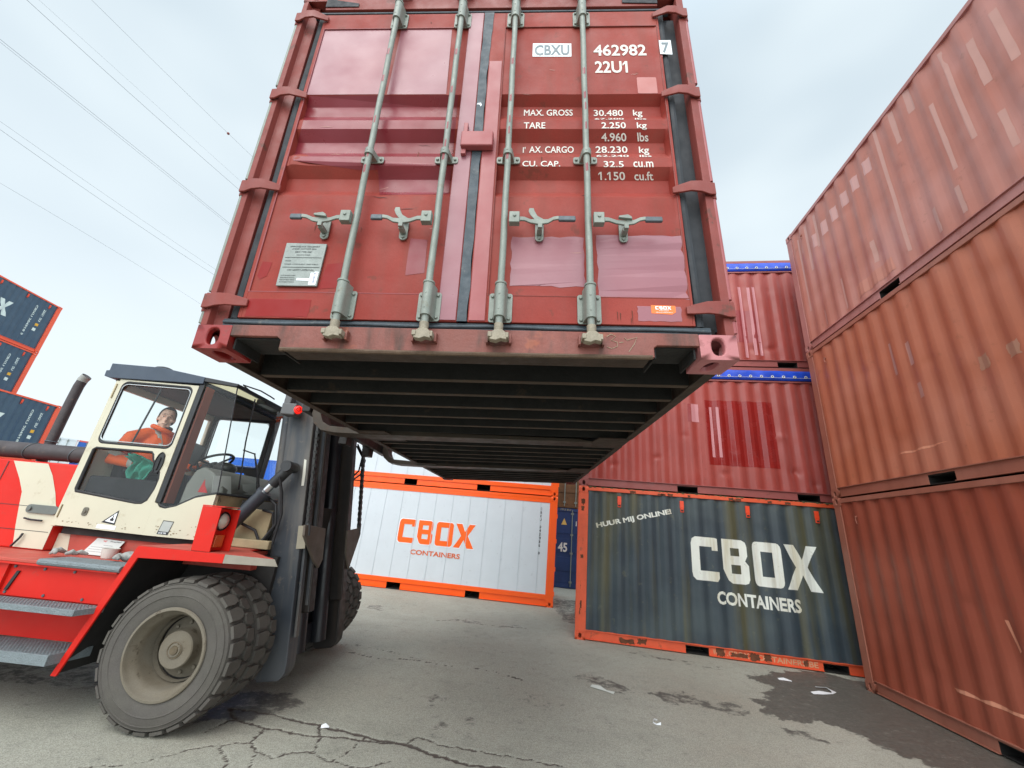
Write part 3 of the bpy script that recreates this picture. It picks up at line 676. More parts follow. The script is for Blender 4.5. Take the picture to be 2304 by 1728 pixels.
patch('paint_patch', [(-1.0, .452), (-.95, .447), (-.96, .37), (-.99, .35), (-1.008, .37)], FRESH, -1, .0012)
patch('paint_patch', jag(.215, .566, .335, .615, .005, 9, 5), MAUVE, 1, .0012)
patch('paint_patch', jag(.627, 1.035, .278, .628, .005, 9, 6), MAUVE, 1, .0012)
patch('paint_patch', jag(.80, .995, .166, .262, .003, 8, 7), MAUVE, 1, .0012)
patch('paint_patch', rrect(.889, .999, 1.6, 1.73, (.008,) * 4), mat('faint_patch', lin(176, 104, 98), .45, var=.04), 1, .0012)
patch('paint_patch', jag(1.044, 1.05 + .0, 1.9, 2.05, .001, 3, 8), MAUVE2, 1, .0012)
# markings
def T(s, x0, x1, z0, z1, m=WHITE, off=.0022, bold=.014, sx=1, nm='lettering', **k): lay(nm, text_bm(s, x0, x1, z0, z1, bold, **k), m, ong(off), doors[sx], TB, 1)
lay('sticker', poly_bm([[(.289, 1.912), (.519, 1.909), (.519, 2.024), (.289, 2.029)]]), WHITE2, ong(.0018), doors[1], TB, 1)
T('CBXU', .300, .508, 1.922, 2.015, GREYL, .0030, .03)
T('462982', .650, .959, 1.912, 2.012, bold=.022); T('22U1', .654, .843, 1.768, 1.868, bold=.022)
lay('sticker', poly_bm([[(1.0395, 1.926), (1.109, 1.921), (1.109, 2.046), (1.0395, 2.046)]]), WHITE2, lambda u, v: (lambda p: (p[0], .0045, p[1]))(ap(u, v, .0045)), doors[1], [], 1)
lay('lettering', text_bm('7', 1.053, 1.096, 1.938, 2.028, .03), GREYL, lambda u, v: (lambda p: (p[0], .0030, p[1]))(ap(u, v, .0030)), doors[1], [], 1)
T('MAX. GROSS', .251, .522, 1.428, 1.475); T('30.480', .637, .797, 1.425, 1.472); T('kg', .852, .903, 1.414, 1.472)
T('67.200', .641, .800, 1.3985, 1.410); T('lbs', .860, .922, 1.3985, 1.410)
T('TARE', .253, .371, 1.333, 1.379); T('2.250', .676, .808, 1.333, 1.379); T('kg', .867, .920, 1.322, 1.378)
T('4.960', .673, .806, 1.238, 1.300); T('lbs', .865, .922, 1.238, 1.302)
T('AX. CARGO', .287, .524, 1.157, 1.203); T('I\'', .253, .267, 1.157, 1.198); T('28.230', .639, .807, 1.157, 1.204); T('kg', .867, .920, 1.143, 1.202)
T('62.240', .642, .812, 1.130, 1.144); T('lbs', .868, .930, 1.130, 1.144)
T('CU. CAP.', .253, .452, 1.062, 1.101); T('32.5', .678, .782, 1.059, 1.101); T('cu.m', .832, .935, 1.059, 1.099)
T('1.150', .648, .785, .972, 1.028); T('cu.ft', .832, .928, .972, 1.030)
lay('sticker', poly_bm([[(.861, .205), (.952, .200), (.970, .212), (.970, .245), (.861, .247)]]), mat('orange_sticker', lin(246, 118, 44), .4, var=.02), ong(.0022), doors[1], TB, 1)
lay('logo', poly_bm(logo_loops(.880, .951, .225, .242)), WHITE2, ong(.003), doors[1], TB, 1)
T('CONTAINERS', .895, .938, .217, .221, WHITE2, .003); T('cboxcontainers', .880, .955, .209, .213, WHITE2, .003)
SCR = mat('scratch', lin(178, 128, 118), .6, var=.1)
R_s = random.Random(12)
def scratch(sx, x, z, L0, ang, m=SCR, w_=.0012):
    n = 7; up = []; dn_ = []
    for i in range(n):
        t = i / (n - 1) - .5; px = x + L0 * t * math.cos(ang) + R_s.uniform(-1, 1) * .003; pz = z + L0 * t * math.sin(ang) + R_s.uniform(-1, 1) * .003; h_ = w_ * (1 - abs(2 * t) ** 2) + .0002
        up.append((px, pz + h_)); dn_.append((px, pz - h_))
    lay('scratch', poly_bm([up + dn_[::-1]]), m, ong(.002), doors[sx], TB, 1)
for k in range(9): scratch(-1, -.80 + R_s.uniform(-.14, .10), 1.90 + R_s.uniform(-.06, .08), R_s.uniform(.05, .16), R_s.uniform(-.4, 2.2))
for k in range(16): sx_ = (-1, 1)[k % 2]; scratch(sx_, sx_ * R_s.uniform(.18, .98), R_s.uniform(.18, 2.1), R_s.uniform(.02, .09), R_s.uniform(-.3, .3), (SCR, mat('scratch_dark', lin(74, 34, 28), .7))[k % 3 == 0], .0016)
DRIP = mat('rust_drip', lin(96, 44, 30), .8, var=.3, scale=30)
for k in range(16):
    sx_ = (-1, 1)[k % 2]; x_ = sx_ * (R_s.choice([.58, .17, .75, .35]) + R_s.uniform(-.05, .05)); z_ = R_s.choice([.62, .63, .145, .16, 1.08, 2.17]); L0 = R_s.uniform(.03, .09); w_ = R_s.uniform(.0015, .004)
    lay('rust_drip', poly_bm([[(x_ - w_, z_ + L0), (x_ + w_, z_ + L0 * .9), (x_ + w_ * .6, z_ + L0 * .4), (x_ + w_ * .2, z_), (x_ - w_ * .5, z_ + L0 * .3)]]), DRIP, ong(.0019), doors[sx_], TB, 1)
# approval plate
PL = lambda u, v: (lambda p: (p[0], .002, p[1]))(ap(u, v, .002))
b = MB(); q = [PL(*a) for a in ((-.904, .318), (-.705, .318), (-.700, .559), (-.905, .563))]
b.add([(x, y, z) for x, y, z in q] + [(x, .012, z) for x, y, z in q], [(0, 1, 2, 3), (4, 7, 6, 5), (0, 4, 5, 1), (1, 5, 6, 2), (2, 6, 7, 3), (3, 7, 4, 0)])
PO = b.obj('approval_plate', mat('plate_grey', lin(140, 146, 142), .45, metal=.4, var=.1, scale=12, grain=.3), doors[-1], .0015)
PK = mat('plate_ink', lin(70, 74, 74), .7, var=.1)
PF = lambda u, v: (lambda p: (p[0], .001, p[1]))(ap(u, v, .001))
for s_, xa, xb, za, zb3 in (('APPROVED FOR TRANSPORT', -.882, -.732, .537, .546), ('UNDER CUSTOMS SEAL', -.87, -.745, .524, .532), ('GB/C TYPE 3567', -.850, -.765, .505, .515), ('MANUFACTURER', -.84, -.77, .490, .496), ('OWNER', -.89, -.86, .455, .461), ('TIMBER COMPONENT TREATMENT', -.89, -.72, .436, .442), ('CSC SAFETY APPROVAL', -.868, -.735, .402, .411), ('DATE MANUFACTURED', -.893, -.82, .372, .378), ('IDENTIFICATION No.', -.893, -.82, .360, .366), ('MAXIMUM GROSS WEIGHT', -.893, -.82, .348, .354), ('ALLOWABLE STACKING', -.893, -.82, .336, .342)):
    lay('plate_text', text_bm(s_, xa, xb, za, zb3, .01), PK, PF, PO)
b = MB(); b.box(*sorted((ap(-.895, .426, 0)[0], ap(-.712, .426, 0)[0])), .0005, .0018, ap(0, .4215, 0)[1], ap(0, .4235, 0)[1]); b.box(*sorted((ap(-.895, .426, 0)[0], ap(-.712, .426, 0)[0])), .0005, .0018, ap(0, .4775, 0)[1], ap(0, .479, 0)[1]); b.obj('plate_line', PK, PO)
for pl in ([(-.748, .325), (-.712, .325), (-.709, .398), (-.728, .398), (-.729, .392), (-.747, .392)], [(-.810, .348), (-.749, .346), (-.749, .360), (-.810, .361)]):
    lay('sticker', poly_bm([pl]), WHITE2, PF, PO)
lay('plate_text', text_bm('CBOX 04/22 - 08', 0, .055, 0, .008, .01, rot=0), mat('ink_blue', lin(60, 70, 130), .6), lambda u, v: (lambda p: (p[0], .0003, p[1]))(ap(-.722 - v, .335 + u, .0003)), PO)
# locking bars
for k, (bx, hd, cp, flap) in enumerate(((-.578, -1, -.752, 0), (-.166, -1, -.342, 1), (.174, 1, .350, 1), (.590, 1, .769, 0))):
    yb = -.042; x = ap(bx, 1, yb)[0]; R_ = .0162
    zl = ap(0, .10, yb)[1]; zt2 = H - .06
    b = MB(); nb = 24; b.tube([(x + .001 * math.sin(i * 1.3 + k), yb, zl + (zt2 - zl) * i / nb) for i in range(nb + 1)], R_, 14)
    BAR = b.obj('locking_bar', GALV, LC, smooth=60)
    # rubbed-off paint specks
    for q in range(5):
        zz_ = 1.0 + q * .2 + .1 * math.sin(q * 5 + k); b = MB()
        pts = [(x + (R_ + .0006) * math.sin(a), yb - (R_ + .0006) * math.cos(a)) for a in (-.5 + .3 * math.sin(q), -.2, .1, .3)]
        b.v = [(px, py, zz_ - .02 - .01 * (i % 2)) for i, (px, py) in enumerate(pts)] + [(px, py, zz_ + .02 + .012 * ((i + 1) % 2)) for i, (px, py) in enumerate(pts)]
        b.f = [(i, i + 1, i + 5, i + 4) for i in range(3)]
        b.obj('paint_scuff', WINE, BAR, smooth=0)
    def bracket(zc, hgt, wid, tall):
        b = MB(); z0_, z1_ = zc - hgt / 2, zc + hgt / 2
        b.prism(rrect(x - wid / 2, x + wid / 2, z0_, z1_, (.012,) * 4, 3), .0, .0075, 'y', M=Matrix.Translation((0, 0, 0)))
        n_ = 12; ro_ = R_ + .008
        pts = [(x + ro_ * math.cos(PI * i / n_), yb - ro_ * math.sin(PI * i / n_)) for i in range(n_ + 1)]
        pts = [(x + ro_ + .008, .0)] + pts + [(x - ro_ - .008, .0)]
        e = .0 if not tall else .022
        b.prism(pts, z0_ + (.004), z1_ + e - .004, 'z')
        if tall: b.cyl((x, yb, z1_ + e - .004), (x, yb, z1_ + e + .006), ro_ + .003, n=20)
        for bx_ in (-1, 1):
            for bz in ((0,) if hgt < .06 else (-1, 1)): b.cyl((x + bx_ * (wid / 2 - .015), .0, zc + bz * (hgt / 2 - .018)), (x + bx_ * (wid / 2 - .015), -.008, zc + bz * (hgt / 2 - .018)), .0085, .006, n=10)
        for dz in ((-.25, .25) if tall else (.0,)): b.cyl((x - .003, yb - ro_ - .0015, zc + dz * hgt), (x - .003, yb - ro_ + .002, zc + dz * hgt), .005, n=8)
        return b.obj('bar_bracket', GALV, BAR, .0015, smooth=40)
    bracket(ap(0, .225, -.01)[1], .15, .108, True); bracket(ap(0, 1.117, -.01)[1], .045, .125, False)
    bracket(ap(0, 2.268, -.01)[1], .13, .105, True)
    for zc in (ap(0, .075, yb)[1], H - .09):
        b = MB(); s_ = 1 if zc < 1 else -1
        b.cyl((x, yb, zc + s_ * .06), (x, yb, zc + s_ * .012), .021, .019, n=14)
        b.prism([(x - .036, zc - s_ * .022), (x - .030, zc + s_ * .012), (x - .015, zc + s_ * .024), (x + .018, zc + s_ * .024), (x + .034, zc + s_ * .010), (x + .038, zc - s_ * .024), (x + .012, zc - s_ * .018), (x - .008, zc - s_ * .028)], yb - .022, yb + .014, 'y')
        b.box(x - .044, x - .026, yb - .026, yb + .03, zc - .012, zc + .012); b.box(x + .026, x + .046, yb - .020, yb + .03, zc - .014, zc + .012)
        b.obj('cam', CAMST, BAR, .003)
        b = MB(); b.box(x - .055, x - .045, -.03, .0, zc - .024, zc + .02); b.box(x + .047, x + .057, -.03, .0, zc - .024, zc + .02); b.box(x - .055, x + .057, -.007, -.001, zc - .026, zc - .0245); b.obj('keeper', SILL, BAR, .002)
    # handle
    zh = ap(0, .712, -.05)[1]; hx0 = ap(bx + hd * .022, 1, -.055)[0]; cx_ = ap(cp, 1, -.04)[0]; hx1 = ap({0: -.918, 1: -.502, 2: .527, 3: .950}[k], 1, -.06)[0]
    b = MB(); b.box(*sorted((hx0 + hd * .002, hx0 + hd * .052)), -.078, -.045, zh - .030, zh + .032)
    b.cyl((hx0 + hd * .028, -.078, zh + .008), (hx0 + hd * .028, -.084, zh + .008), .0085, n=12)
    b.obj('handle_hub', GALV, BAR, .003)
    pts = [(hx0 + hd * .05, zh, .012, -.062), (hx0 + hd * .075, zh + .001, .011, -.060), (cx_ - hd * .045, zh - .004, .011, -.050), (cx_, zh - .007, .015, -.048), (cx_ + hd * .04, zh - .006, .012, -.052), (cx_ + hd * .065, zh + .002, .010, -.062), (cx_ + hd * .085, zh + .003, .010, -.066), (hx1, zh - .004, .010, -.066)]
    b = MB()
    for px, pz, hh_, py in pts:
        b.v += [(px, py - .005, pz - hh_), (px, py + .005, pz - hh_), (px, py + .005, pz + hh_), (px, py - .005, pz + hh_)]
    for i in range(len(pts) - 1):
        for j in range(4): b.f.append((i * 4 + j, i * 4 + (j + 1) % 4, (i + 1) * 4 + (j + 1) % 4, (i + 1) * 4 + j))
    b.f += [(0, 3, 2, 1), tuple(len(b.v) - 4 + i for i in range(4))]
    b.obj('door_handle', GALV, BAR, .003, fix=True)
    b = MB(); gx = cx_ + hd * .088; b.box(*sorted((gx, hx1 - hd * .0005)), -.0745, -.0575, zh - .0165, zh + .012); b.obj('grip', GALVD, BAR, .006)
    b = MB(); b.prism(rrect(cx_ - .021, cx_ + .021, zh - .078, zh + .050, (.02, .02, .02, .02), 5), .0, .008, 'y'); b.box(cx_ - .012, cx_ + .012, -.045, .0, zh - .048, zh - .028)
    b.cyl((cx_, .0, zh - .062), (cx_, -.007, zh - .062), .008, n=10); b.cyl((cx_ - .002, .0, zh + .034), (cx_ - .002, -.012, zh + .034), .009, n=10); b.box(cx_ - .009, cx_ + .012, -.060, -.045, zh - .045, zh - .02)
    if flap:
        b.prism([(cx_ + .020, zh + .012), (cx_ + .024, zh + .034), (cx_ - .012, zh + .058), (cx_ - .026, zh + .088), (cx_ - .030, zh + .104), (cx_ - .052, zh + .104), (cx_ - .056, zh + .086), (cx_ - .046, zh + .062), (cx_ - .022, zh + .030)], -.020, -.014, 'y')
    else:
        b.prism([(cx_ - .034, zh + .022), (cx_ - .034, zh + .012), (cx_ + .03, zh + .004), (cx_ + .026, zh + .018), (cx_ + .01, zh + .030)], -.066, -.05, 'y')
    b.obj('handle_catch', GALV, BAR, .002)
# centre lock box
x0, z0 = ap(-.088, 1.207, -.03); x1, z1 = ap(.088, 1.312, -.03)
b = MB(); b.box(x0, x1, -.036, .004, z0, z1); o = b.obj('lock_cover', MAUVE2, LC, .008)
b = MB(); b.box(ap(-.078, 1.14, 0)[0], ap(-.052, 1.14, 0)[0], -.016, .005, ap(0, 1.135, 0)[1], z0 - .002); b.box(ap(-.075, 1.14, 0)[0], ap(-.052, 1.14, 0)[0], -.016, .005, z1 + .002, ap(0, 1.358, 0)[1]); b.obj('lock_guide', MAUVE2, o, .003)
b = MB(); b.add([(*a, ) for a in [(-.012, .0045, 1.55), (.004, .0045, 1.552), (.010, .0045, 1.535), (.004, .0045, 1.522), (-.002, .0045, 1.538), (-.02, .0045, 1.54)]], [(0, 5, 4, 3, 2, 1)]); b.obj('sticker_scrap', WHITE2, LC, smooth=0)

# ---------------------------------------------------------------- the stack on the right (long sides facing left)
def rcol(n, c, f, sp, **k): return mat(n, c, .42, var=.08, scale=1.6, grain=.1, bump=.08, bscale=60, fade=f, fadeamt=.7, fadescale=.8, streak=sp, streakamt=.3, sscale=(7, 7, .35), spots=RUST, spotamt=.25, spotscale=6, **k)
R1 = rcol('brown_red_paint', lin(148, 72, 52), lin(160, 86, 66), lin(130, 62, 46)); R2 = rcol('orange_brown_paint', lin(178, 102, 74), lin(186, 120, 98), lin(166, 86, 58)); R3 = rcol('pale_brown_paint', lin(182, 116, 100), lin(194, 138, 128), lin(184, 104, 80))
RF = rcol('rail_brown', lin(158, 98, 80), lin(172, 116, 98), lin(120, 72, 56))
TP = mat('pale_touch_up', lin(190, 142, 130), .4, var=.04, scale=4, bump=.05); TP2 = mat('salmon_touch_up', lin(214, 146, 118), .45, var=.04, scale=4)
rx, ry, ryaw = 5.3515, 6.5869, -1.7181
def deco(root, sk, pl, m, off=.002, nm='paint_patch', z0=0):
    lay(nm, poly_bm([[(d, z - z0) for d, z in pl]]), m, sk.fn(off), root, sk.br(), 0)
def hooks(root, sk, ds, z=2.25, m=None):
    for d in ds:
        b = MB(); y = sk.depth(d, z) - .012
        b.tube([(d, y, z + .05), (d, y - .008, z), (d + .018, y - .01, z - .05), (d + .022, y + .004, z - .055)], .006, 6); b.box(d - .018, d + .018, y - .002, y + .012, z + .03, z + .055); b.obj('lashing_hook', m or RF, root)
GR = 'containers stacked three high on the right'
D3_ = ([(2.2, .9, .3, .012), (4.0, 1.5, .4, .014), (1.2, .5, .12, .012), (.9, 1.6, .1, .012), (2.9, 1.9, .15, .014), (1.9, 1.35, .08, .012), (3.3, .6, .1, .015)])
for t, (p, lb) in enumerate(((R1, 'brown red container at the bottom of the right hand stack'), (R2, 'orange brown container in the middle of the right hand stack'), (R3, 'faded pink brown container on top of the right hand stack'))):
    root, sk = container('stacked_container', lb, GR, rx, ry, ryaw, t, p, [RF, RF, rcol('pale_rail', lin(176, 116, 108), lin(190, 140, 136), lin(140, 90, 76))][t], dents=[(a_ + .37 * t, b_ + .1 * t, r_, k_) for a_, b_, r_, k_ in D3_], seed=t, post=.15, deep=.78)
    hooks(root, sk, [.47])
    if t == 0:
        deco(root, sk, [(1.45, .455), (1.62, .47), (1.75, .44), (1.9, .47), (2.05, .45), (2.3, .46), (2.3, .425), (1.9, .425), (1.5, .43)], TP2)
        deco(root, sk, [(2.25, 1.25), (2.29, 1.25), (2.34, 1.0), (2.31, .98)], TP2)
    if t == 1:
        o = H
        for d0, d1, za, zb2 in ((1.745, 1.80, 4.512, 4.05), (2.005, 2.085, 4.40, 4.085), (2.02, 2.10, 3.832, 3.636)): deco(root, sk, jag(d0, d1, zb2 - o, za - o, .004, 4, int(za * 9)), TP)
        deco(root, sk, [(1.46, 3.035 - o), (1.60, 3.05 - o), (1.75, 3.04 - o), (1.9, 3.055 - o), (2.22, 3.05 - o), (2.05, 3.03 - o), (1.7, 3.02 - o)], TP2)
        FT = mat('ghost_mark', lin(176, 128, 104), .5, var=.05)
        deco(root, sk, jag(2.80, 2.93, 3.69 - o, 3.84 - o, .012, 5, 4), FT); deco(root, sk, jag(3.11, 3.24, 3.69 - o, 3.84 - o, .012, 5, 5), FT)
    if t == 2:
        o = 2 * H
        for i, (d0, d1, zb2, za) in enumerate(((4.08, 4.15, 6.56, 7.33), (3.81, 3.88, 6.61, 7.31), (3.525, 3.575, 6.165, 7.60), (3.25, 3.30, 6.02, 7.09), (3.0, 3.08, 7.30, 7.70), (2.73, 2.79, 7.08, 7.66), (2.44, 2.485, 5.52, 7.69), (3.81, 3.87, 5.70, 6.19), (2.87, 2.93, 5.44, 5.80), (3.19, 3.25, 5.44, 5.81), (1.165, 1.21, 5.43, 5.99), (.65, .70, 5.42, 5.70), (1.90, 1.965, 5.75, 6.12), (.30, .345, 5.9, 7.5), (.56, .62, 6.6, 7.6), (.84, .90, 6.9, 7.6))):
            deco(root, sk, jag(d0, d1, zb2 - o, za - o, .004, 5, i), TP)
        for i, d in enumerate((.75, 1.02, 1.30, 1.58, 1.85, 2.13)): deco(root, sk, jag(d, d + .13, 6.95 - o + i * .045, 7.22 - o + i * .04, .008, 4, i + 40), mat('thin_touch_up', lin(200, 152, 144), .42, var=.05), .0014)
        deco(root, sk, [(1.45, 5.44 - o), (2.2, 5.44 - o), (2.18, 5.645 - o), (1.45, 5.645 - o)], mat('flat_repair', lin(192, 128, 110), .45, var=.05), .0035)

# ---------------------------------------------------------------- the stack ahead (dark lettered one, two red open tops)
dx, dy, dyaw = 1.4831, 7.9552, -.1804
SLATE = mat('slate_paint', lin(54, 66, 74), .5, var=.14, scale=2, grain=.15, bump=.08, streak=lin(88, 86, 62), streakamt=.9, sscale=(3.1, 3.1, .2), spots=lin(92, 96, 84), spotamt=.6, spotscale=5, fade=lin(80, 92, 94), fadeamt=.6)
OW = mat('dirty_white_lettering', lin(226, 230, 222), .5, var=.04, scale=5, streak=lin(176, 164, 126), streakamt=.6, sscale=(5, 5, .3), spots=lin(120, 116, 92), spotamt=.35, spotscale=10)
root, sk = container('lettered_container', 'dark slate container with big white lettering, at the bottom of the stack ahead', 'containers stacked ahead of us', dx, dy, dyaw, 0, SLATE, ORANGE2, dents=[(3, 1.2, .4, .006)], seed=9, post=.185)
lay('logo', poly_bm(logo_loops(2.005, 4.036, 1.135, 1.845)), OW, sk.fn(), root, sk.br(), 0)
lay('lettering', text_bm('CONTAINERS', 2.374, 3.680, .792, .996, .035), OW, sk.fn(), root, sk.br(), 0)
lay('lettering', text_bm('HUUR MIJ ONLINE!', .36, 1.76, 1.815, 1.930, .04, rot=.262), OW, sk.fn(), root, sk.br(), 0)
def lugs(root, sk, ds, m, mm=None):
    for d in ds:
        b = MB(); b.box(d - .035, d + .035, -.004, .02, 2.31, 2.44); b.box(d - .03, d + .03, -.002, .02, 2.24, 2.309); b.obj('lashing_lug', m, root, .004)
        b = MB(); b.box(d - .022, d + .022, -.0055, -.0045, 2.255, 2.285); b.obj('lug_slot', mat('slot_dark', (.05, .02, .015), .8), root)
LUGO = mat('lug_orange', lin(236, 76, 40), .4, var=.06)
lugs(root, sk, (.76, 1.88, 3.0, 4.12, 5.25), LUGO)
YEL = mat('faded_rail_lettering', lin(206, 156, 120), .6, var=.1, spots=lin(150, 76, 52), spotamt=.8, spotscale=16)
for s_, a, c in (('WWW', 2.245, 2.44), ('.CBOX', 2.46, 2.80), ('CONTAINERS.BE', 2.83, 3.80)):
    lay('lettering', text_bm(s_, a, c, .045, .125, .02), YEL, lambda u, v: (u, .0285, v), root)
RUSTY = mat('rust_scab', lin(108, 66, 44), .9, var=.35, scale=14, grain=.5, bump=.3)
for k, (d0, d1) in enumerate(((.75, 1.0), (1.05, 1.2), (2.30, 2.42), (2.52, 2.78), (2.80, 2.95), (3.02, 3.12), (5.0, 5.4), (3.60, 3.66))): lay('rust_scab', poly_bm([jag(d0, d1, .03 + .02 * (k % 2), .10 + .03 * (k % 3), .014, 7, k + 70)]), RUSTY, lambda u, v: (u, .0270, v), root)
for k in range(14): r0 = random.Random(k); d0 = r0.uniform(.22, 5.7); lay('rust_scab', poly_bm([jag(d0, d0 + r0.uniform(.03, .12), 2.515, 2.515 + r0.uniform(.02, .05), .006, 5, k + 90)]), RUSTY, lambda u, v: (u, -.001, v), root)
for k in range(8): r0 = random.Random(k + 50); z0_ = r0.uniform(.3, 2.3); lay('rust_scab', poly_bm([jag(.05 + r0.uniform(0, .06), .065 + r0.uniform(0, .08), z0_, z0_ + r0.uniform(.03, .15), .006, 5, k + 120)]), RUSTY, lambda u, v: (u, .0035, v), root)
# moss and dirt lying on the top rail
MOSS = mat('moss', lin(96, 92, 62), .95, var=.4, scale=30, grain=.4)
b = MB(); R_ = random.Random(4)
for i in range(230):
    d = R_.uniform(.2, 5.8); r = R_.uniform(.006, .022); b.ball((d, R_.uniform(.005, .05), H - .014), (r * 1.8, r, r * .8), 6, 4)
tag(b.obj('moss', MOSS, root), kind='stuff')
OPEN = mat('open_top_red', lin(158, 66, 58), .45, var=.1, scale=1.5, grain=.12, bump=.08, streak=lin(134, 58, 52), streakamt=.4, sscale=(6, 6, .4), fade=lin(168, 84, 76), fadeamt=.5, spots=lin(100, 52, 42), spotamt=.3)
OPENF = mat('open_top_rail', lin(150, 80, 76), .5, var=.1, scale=4, grain=.2, spots=lin(92, 56, 46), spotamt=.5)
WET = mat('glossy_dark_red', lin(140, 34, 30), .22, var=.1, scale=2)
PINKP = mat('pale_pink_patch', lin(196, 134, 138), .4, var=.06)
TARP = mat('blue_tarpaulin', lin(28, 74, 196), .38, var=.22, scale=5, bump=.5, bscale=6)
EYE = mat('eyelet_white', lin(206, 208, 206), .4, var=.05)
def tarp(root, seed):
    b = MB(); ds = np.linspace(.05, CL - .05, 150); prof = [(.010, 2.302), (-.010, 2.306), (-.016, 2.36), (-.016, 2.44), (-.008, 2.50), (.02, 2.535), (.10, 2.56), (1.2, 2.585), (2.34, 2.56), (2.42, 2.535), (2.447, 2.50), (2.452, 2.31)]
    n = len(prof)
    for d in ds:
        for k, (y, z) in enumerate(prof):
            w_ = noise.noise(Vector((d * 4, k * .6, seed))) * .014 + noise.noise(Vector((d * 13, k * .9, seed))) * .006
            b.v.append((d, y + (w_ if k < 4 or k > 9 else w_ * .3), z + (w_ * .8 if k > 3 else 0)))
    for i in range(len(ds) - 1):
        for k in range(n - 1): b.f.append((i * n + k, i * n + k + 1, (i + 1) * n + k + 1, (i + 1) * n + k))
    o = b.obj('tarpaulin', TARP, root, smooth=180)
    for i in range(30):
        d = .12 + i * .2; q = MB(); q.lathe([(.013, -.004), (.021, -.009), (.029, -.004), (.029, .004), (.013, .004)], 14, M=Matrix.Translation((d, -.024, 2.375))); q.obj('eyelet', EYE, o)
    q = MB(); q.tube([(d, -.031 + .003 * math.sin(d * 31), 2.352) for d in np.linspace(.1, CL - .1, 120)], .0035, 5); q.obj('rope', EYE, o)
    q = MB(); q.box(.178, CL - .178, -.002, .05, 2.262, 2.292); q.obj('upper_side_rail', OPENF, root, .003)
    return o
G2 = 'containers stacked ahead of us'
dn2 = [(.655, 3.05 - H, .07, .02), (1.474, 3.242 - H, .06, .02), (2.7, 3.0 - H, .07, .02), (3.9, 3.1 - H, .09, .025), (3.75, 3.75 - H, .08, -.015), (2.0, 3.7 - H, .07, .01), (4.2, 2.9 - H, .06, .015)]
root, sk = container('open_top_container', 'red open top container with a glossy dark red square, above the dark lettered one', G2, dx, dy, dyaw, 1, OPEN, OPENF, dents=dn2, seed=3, skin_top=2.262, post=.178)
tarp(root, 1)
deco(root, sk, jag(2.42, 3.66, 3.15 - H, 4.44 - H, .003, 6, 2), WET, .002)
deco(root, sk, jag(2.09, 2.15, 3.98 - H, 4.35 - H, .003, 4, 3), WET, .002); deco(root, sk, jag(2.16, 2.30, 3.98 - H, 4.35 - H, .003, 4, 3), PINKP, .002)
for i, d in enumerate((2.50, 2.62)): deco(root, sk, jag(d, d + .05, 3.3 - H, 4.3 - H, .003, 4, i), PINKP, .0035)
root, sk = container('open_top_container', 'pinkish red open top container, topmost of the stack ahead, against the sky', G2, dx, dy, dyaw, 2, OPEN, OPENF, dents=[(3.5, 5.6 - 2 * H, .1, .03), (3.8, 5.6 - 2 * H, .08, .03), (3.9, 7.0 - 2 * H, .1, .01)], seed=5, skin_top=2.262, post=.178)
tarp(root, 7)
for i, (a, c, za, zb2) in enumerate(((3.30, 3.36, 5.4, 7.1), (3.47, 3.53, 5.45, 7.07), (3.58, 3.64, 5.45, 7.1))): deco(root, sk, jag(a, c, za - 2 * H, zb2 - 2 * H, .004, 5, i), PINKP)
deco(root, sk, jag(3.15, 3.62, 5.74 - 2 * H, 6.5 - 2 * H, .006, 5, 11), mat('dull_red_patch', lin(146, 56, 58), .35, var=.06), .0014)
for t in (0,):
    pass

# ---------------------------------------------------------------- white refrigerated pair
wx, wy, wyaw = 1.4834, 10.868, -.1294
wx0, wy0 = wx - CL * math.cos(wyaw), wy - CL * math.sin(wyaw)
WP = mat('white_panel', lin(206, 213, 219), .38, var=.03, scale=2, bump=.03, bscale=20, spots=lin(150, 156, 160), spotamt=.2, spotscale=7)
OR = mat('bright_orange', lin(255, 92, 6), .4, var=.04, scale=3)
ORL = mat('orange_letter', lin(250, 100, 10), .45, var=.02)
for t in (0, 1):
    root, sk = container('white_container', ['white container with orange lettering, standing on the ground beyond the forklift', 'white and orange container stacked on top of the lettered white one'][t], 'white containers with orange frames', wx0, wy0, wyaw, t, WP, OR, style='flat', seed=t + 20, post=.2, zb=.25, skin_top=2.43, ph=.1)
    b = MB(); b.box(.17, CL - .17, .006, .05, .162, .27); b.box(.18, CL - .18, .004, .05, 2.42, 2.52); b.obj('orange_band', OR, root, .003)
    b = MB()
    for i in range(13):
        d = 5.62 - .47 * i
        if d > .25: b.box(d - .005, d + .005, .0085, .012, .272, 2.418)
    b.obj('panel_seam', mat('seam_grey', lin(192, 200, 206), .5, var=.03), root)
    b = MB()
    for z in (2.1, 1.5, .85, .3): b.box(CL - .02, CL + .014, -.003, .02, z - .05, z + .05)
    b.obj('door_hinge', OR, root)
    if t == 0:
        F = sk.fn(.006)
        lay('logo_outline', poly_bm(logo_loops(CL - 4.172, CL - 2.078, 1.098, 1.722)), WHITE2, sk.fn(.004), root, [], 0)
        lay('logo', poly_bm(logo_loops(CL - 4.152, CL - 2.098, 1.118, 1.702)), ORL, F, root)
        lay('lettering', text_bm('CONTAINERS', CL - 3.745, CL - 2.42, .853, .972, .03), mat('rust_orange_letter', lin(214, 104, 60), .5, var=.04), F, root)
        for i, ch in enumerate('CBXU 042136 8'):
            if ch != ' ':
                z1_ = 2.284 - i * .089; lay('lettering', text_bm(ch, CL - .445, CL - .395, z1_ - .062, z1_, .02), mat('black_letter', (.03, .03, .035), .5), F, root)

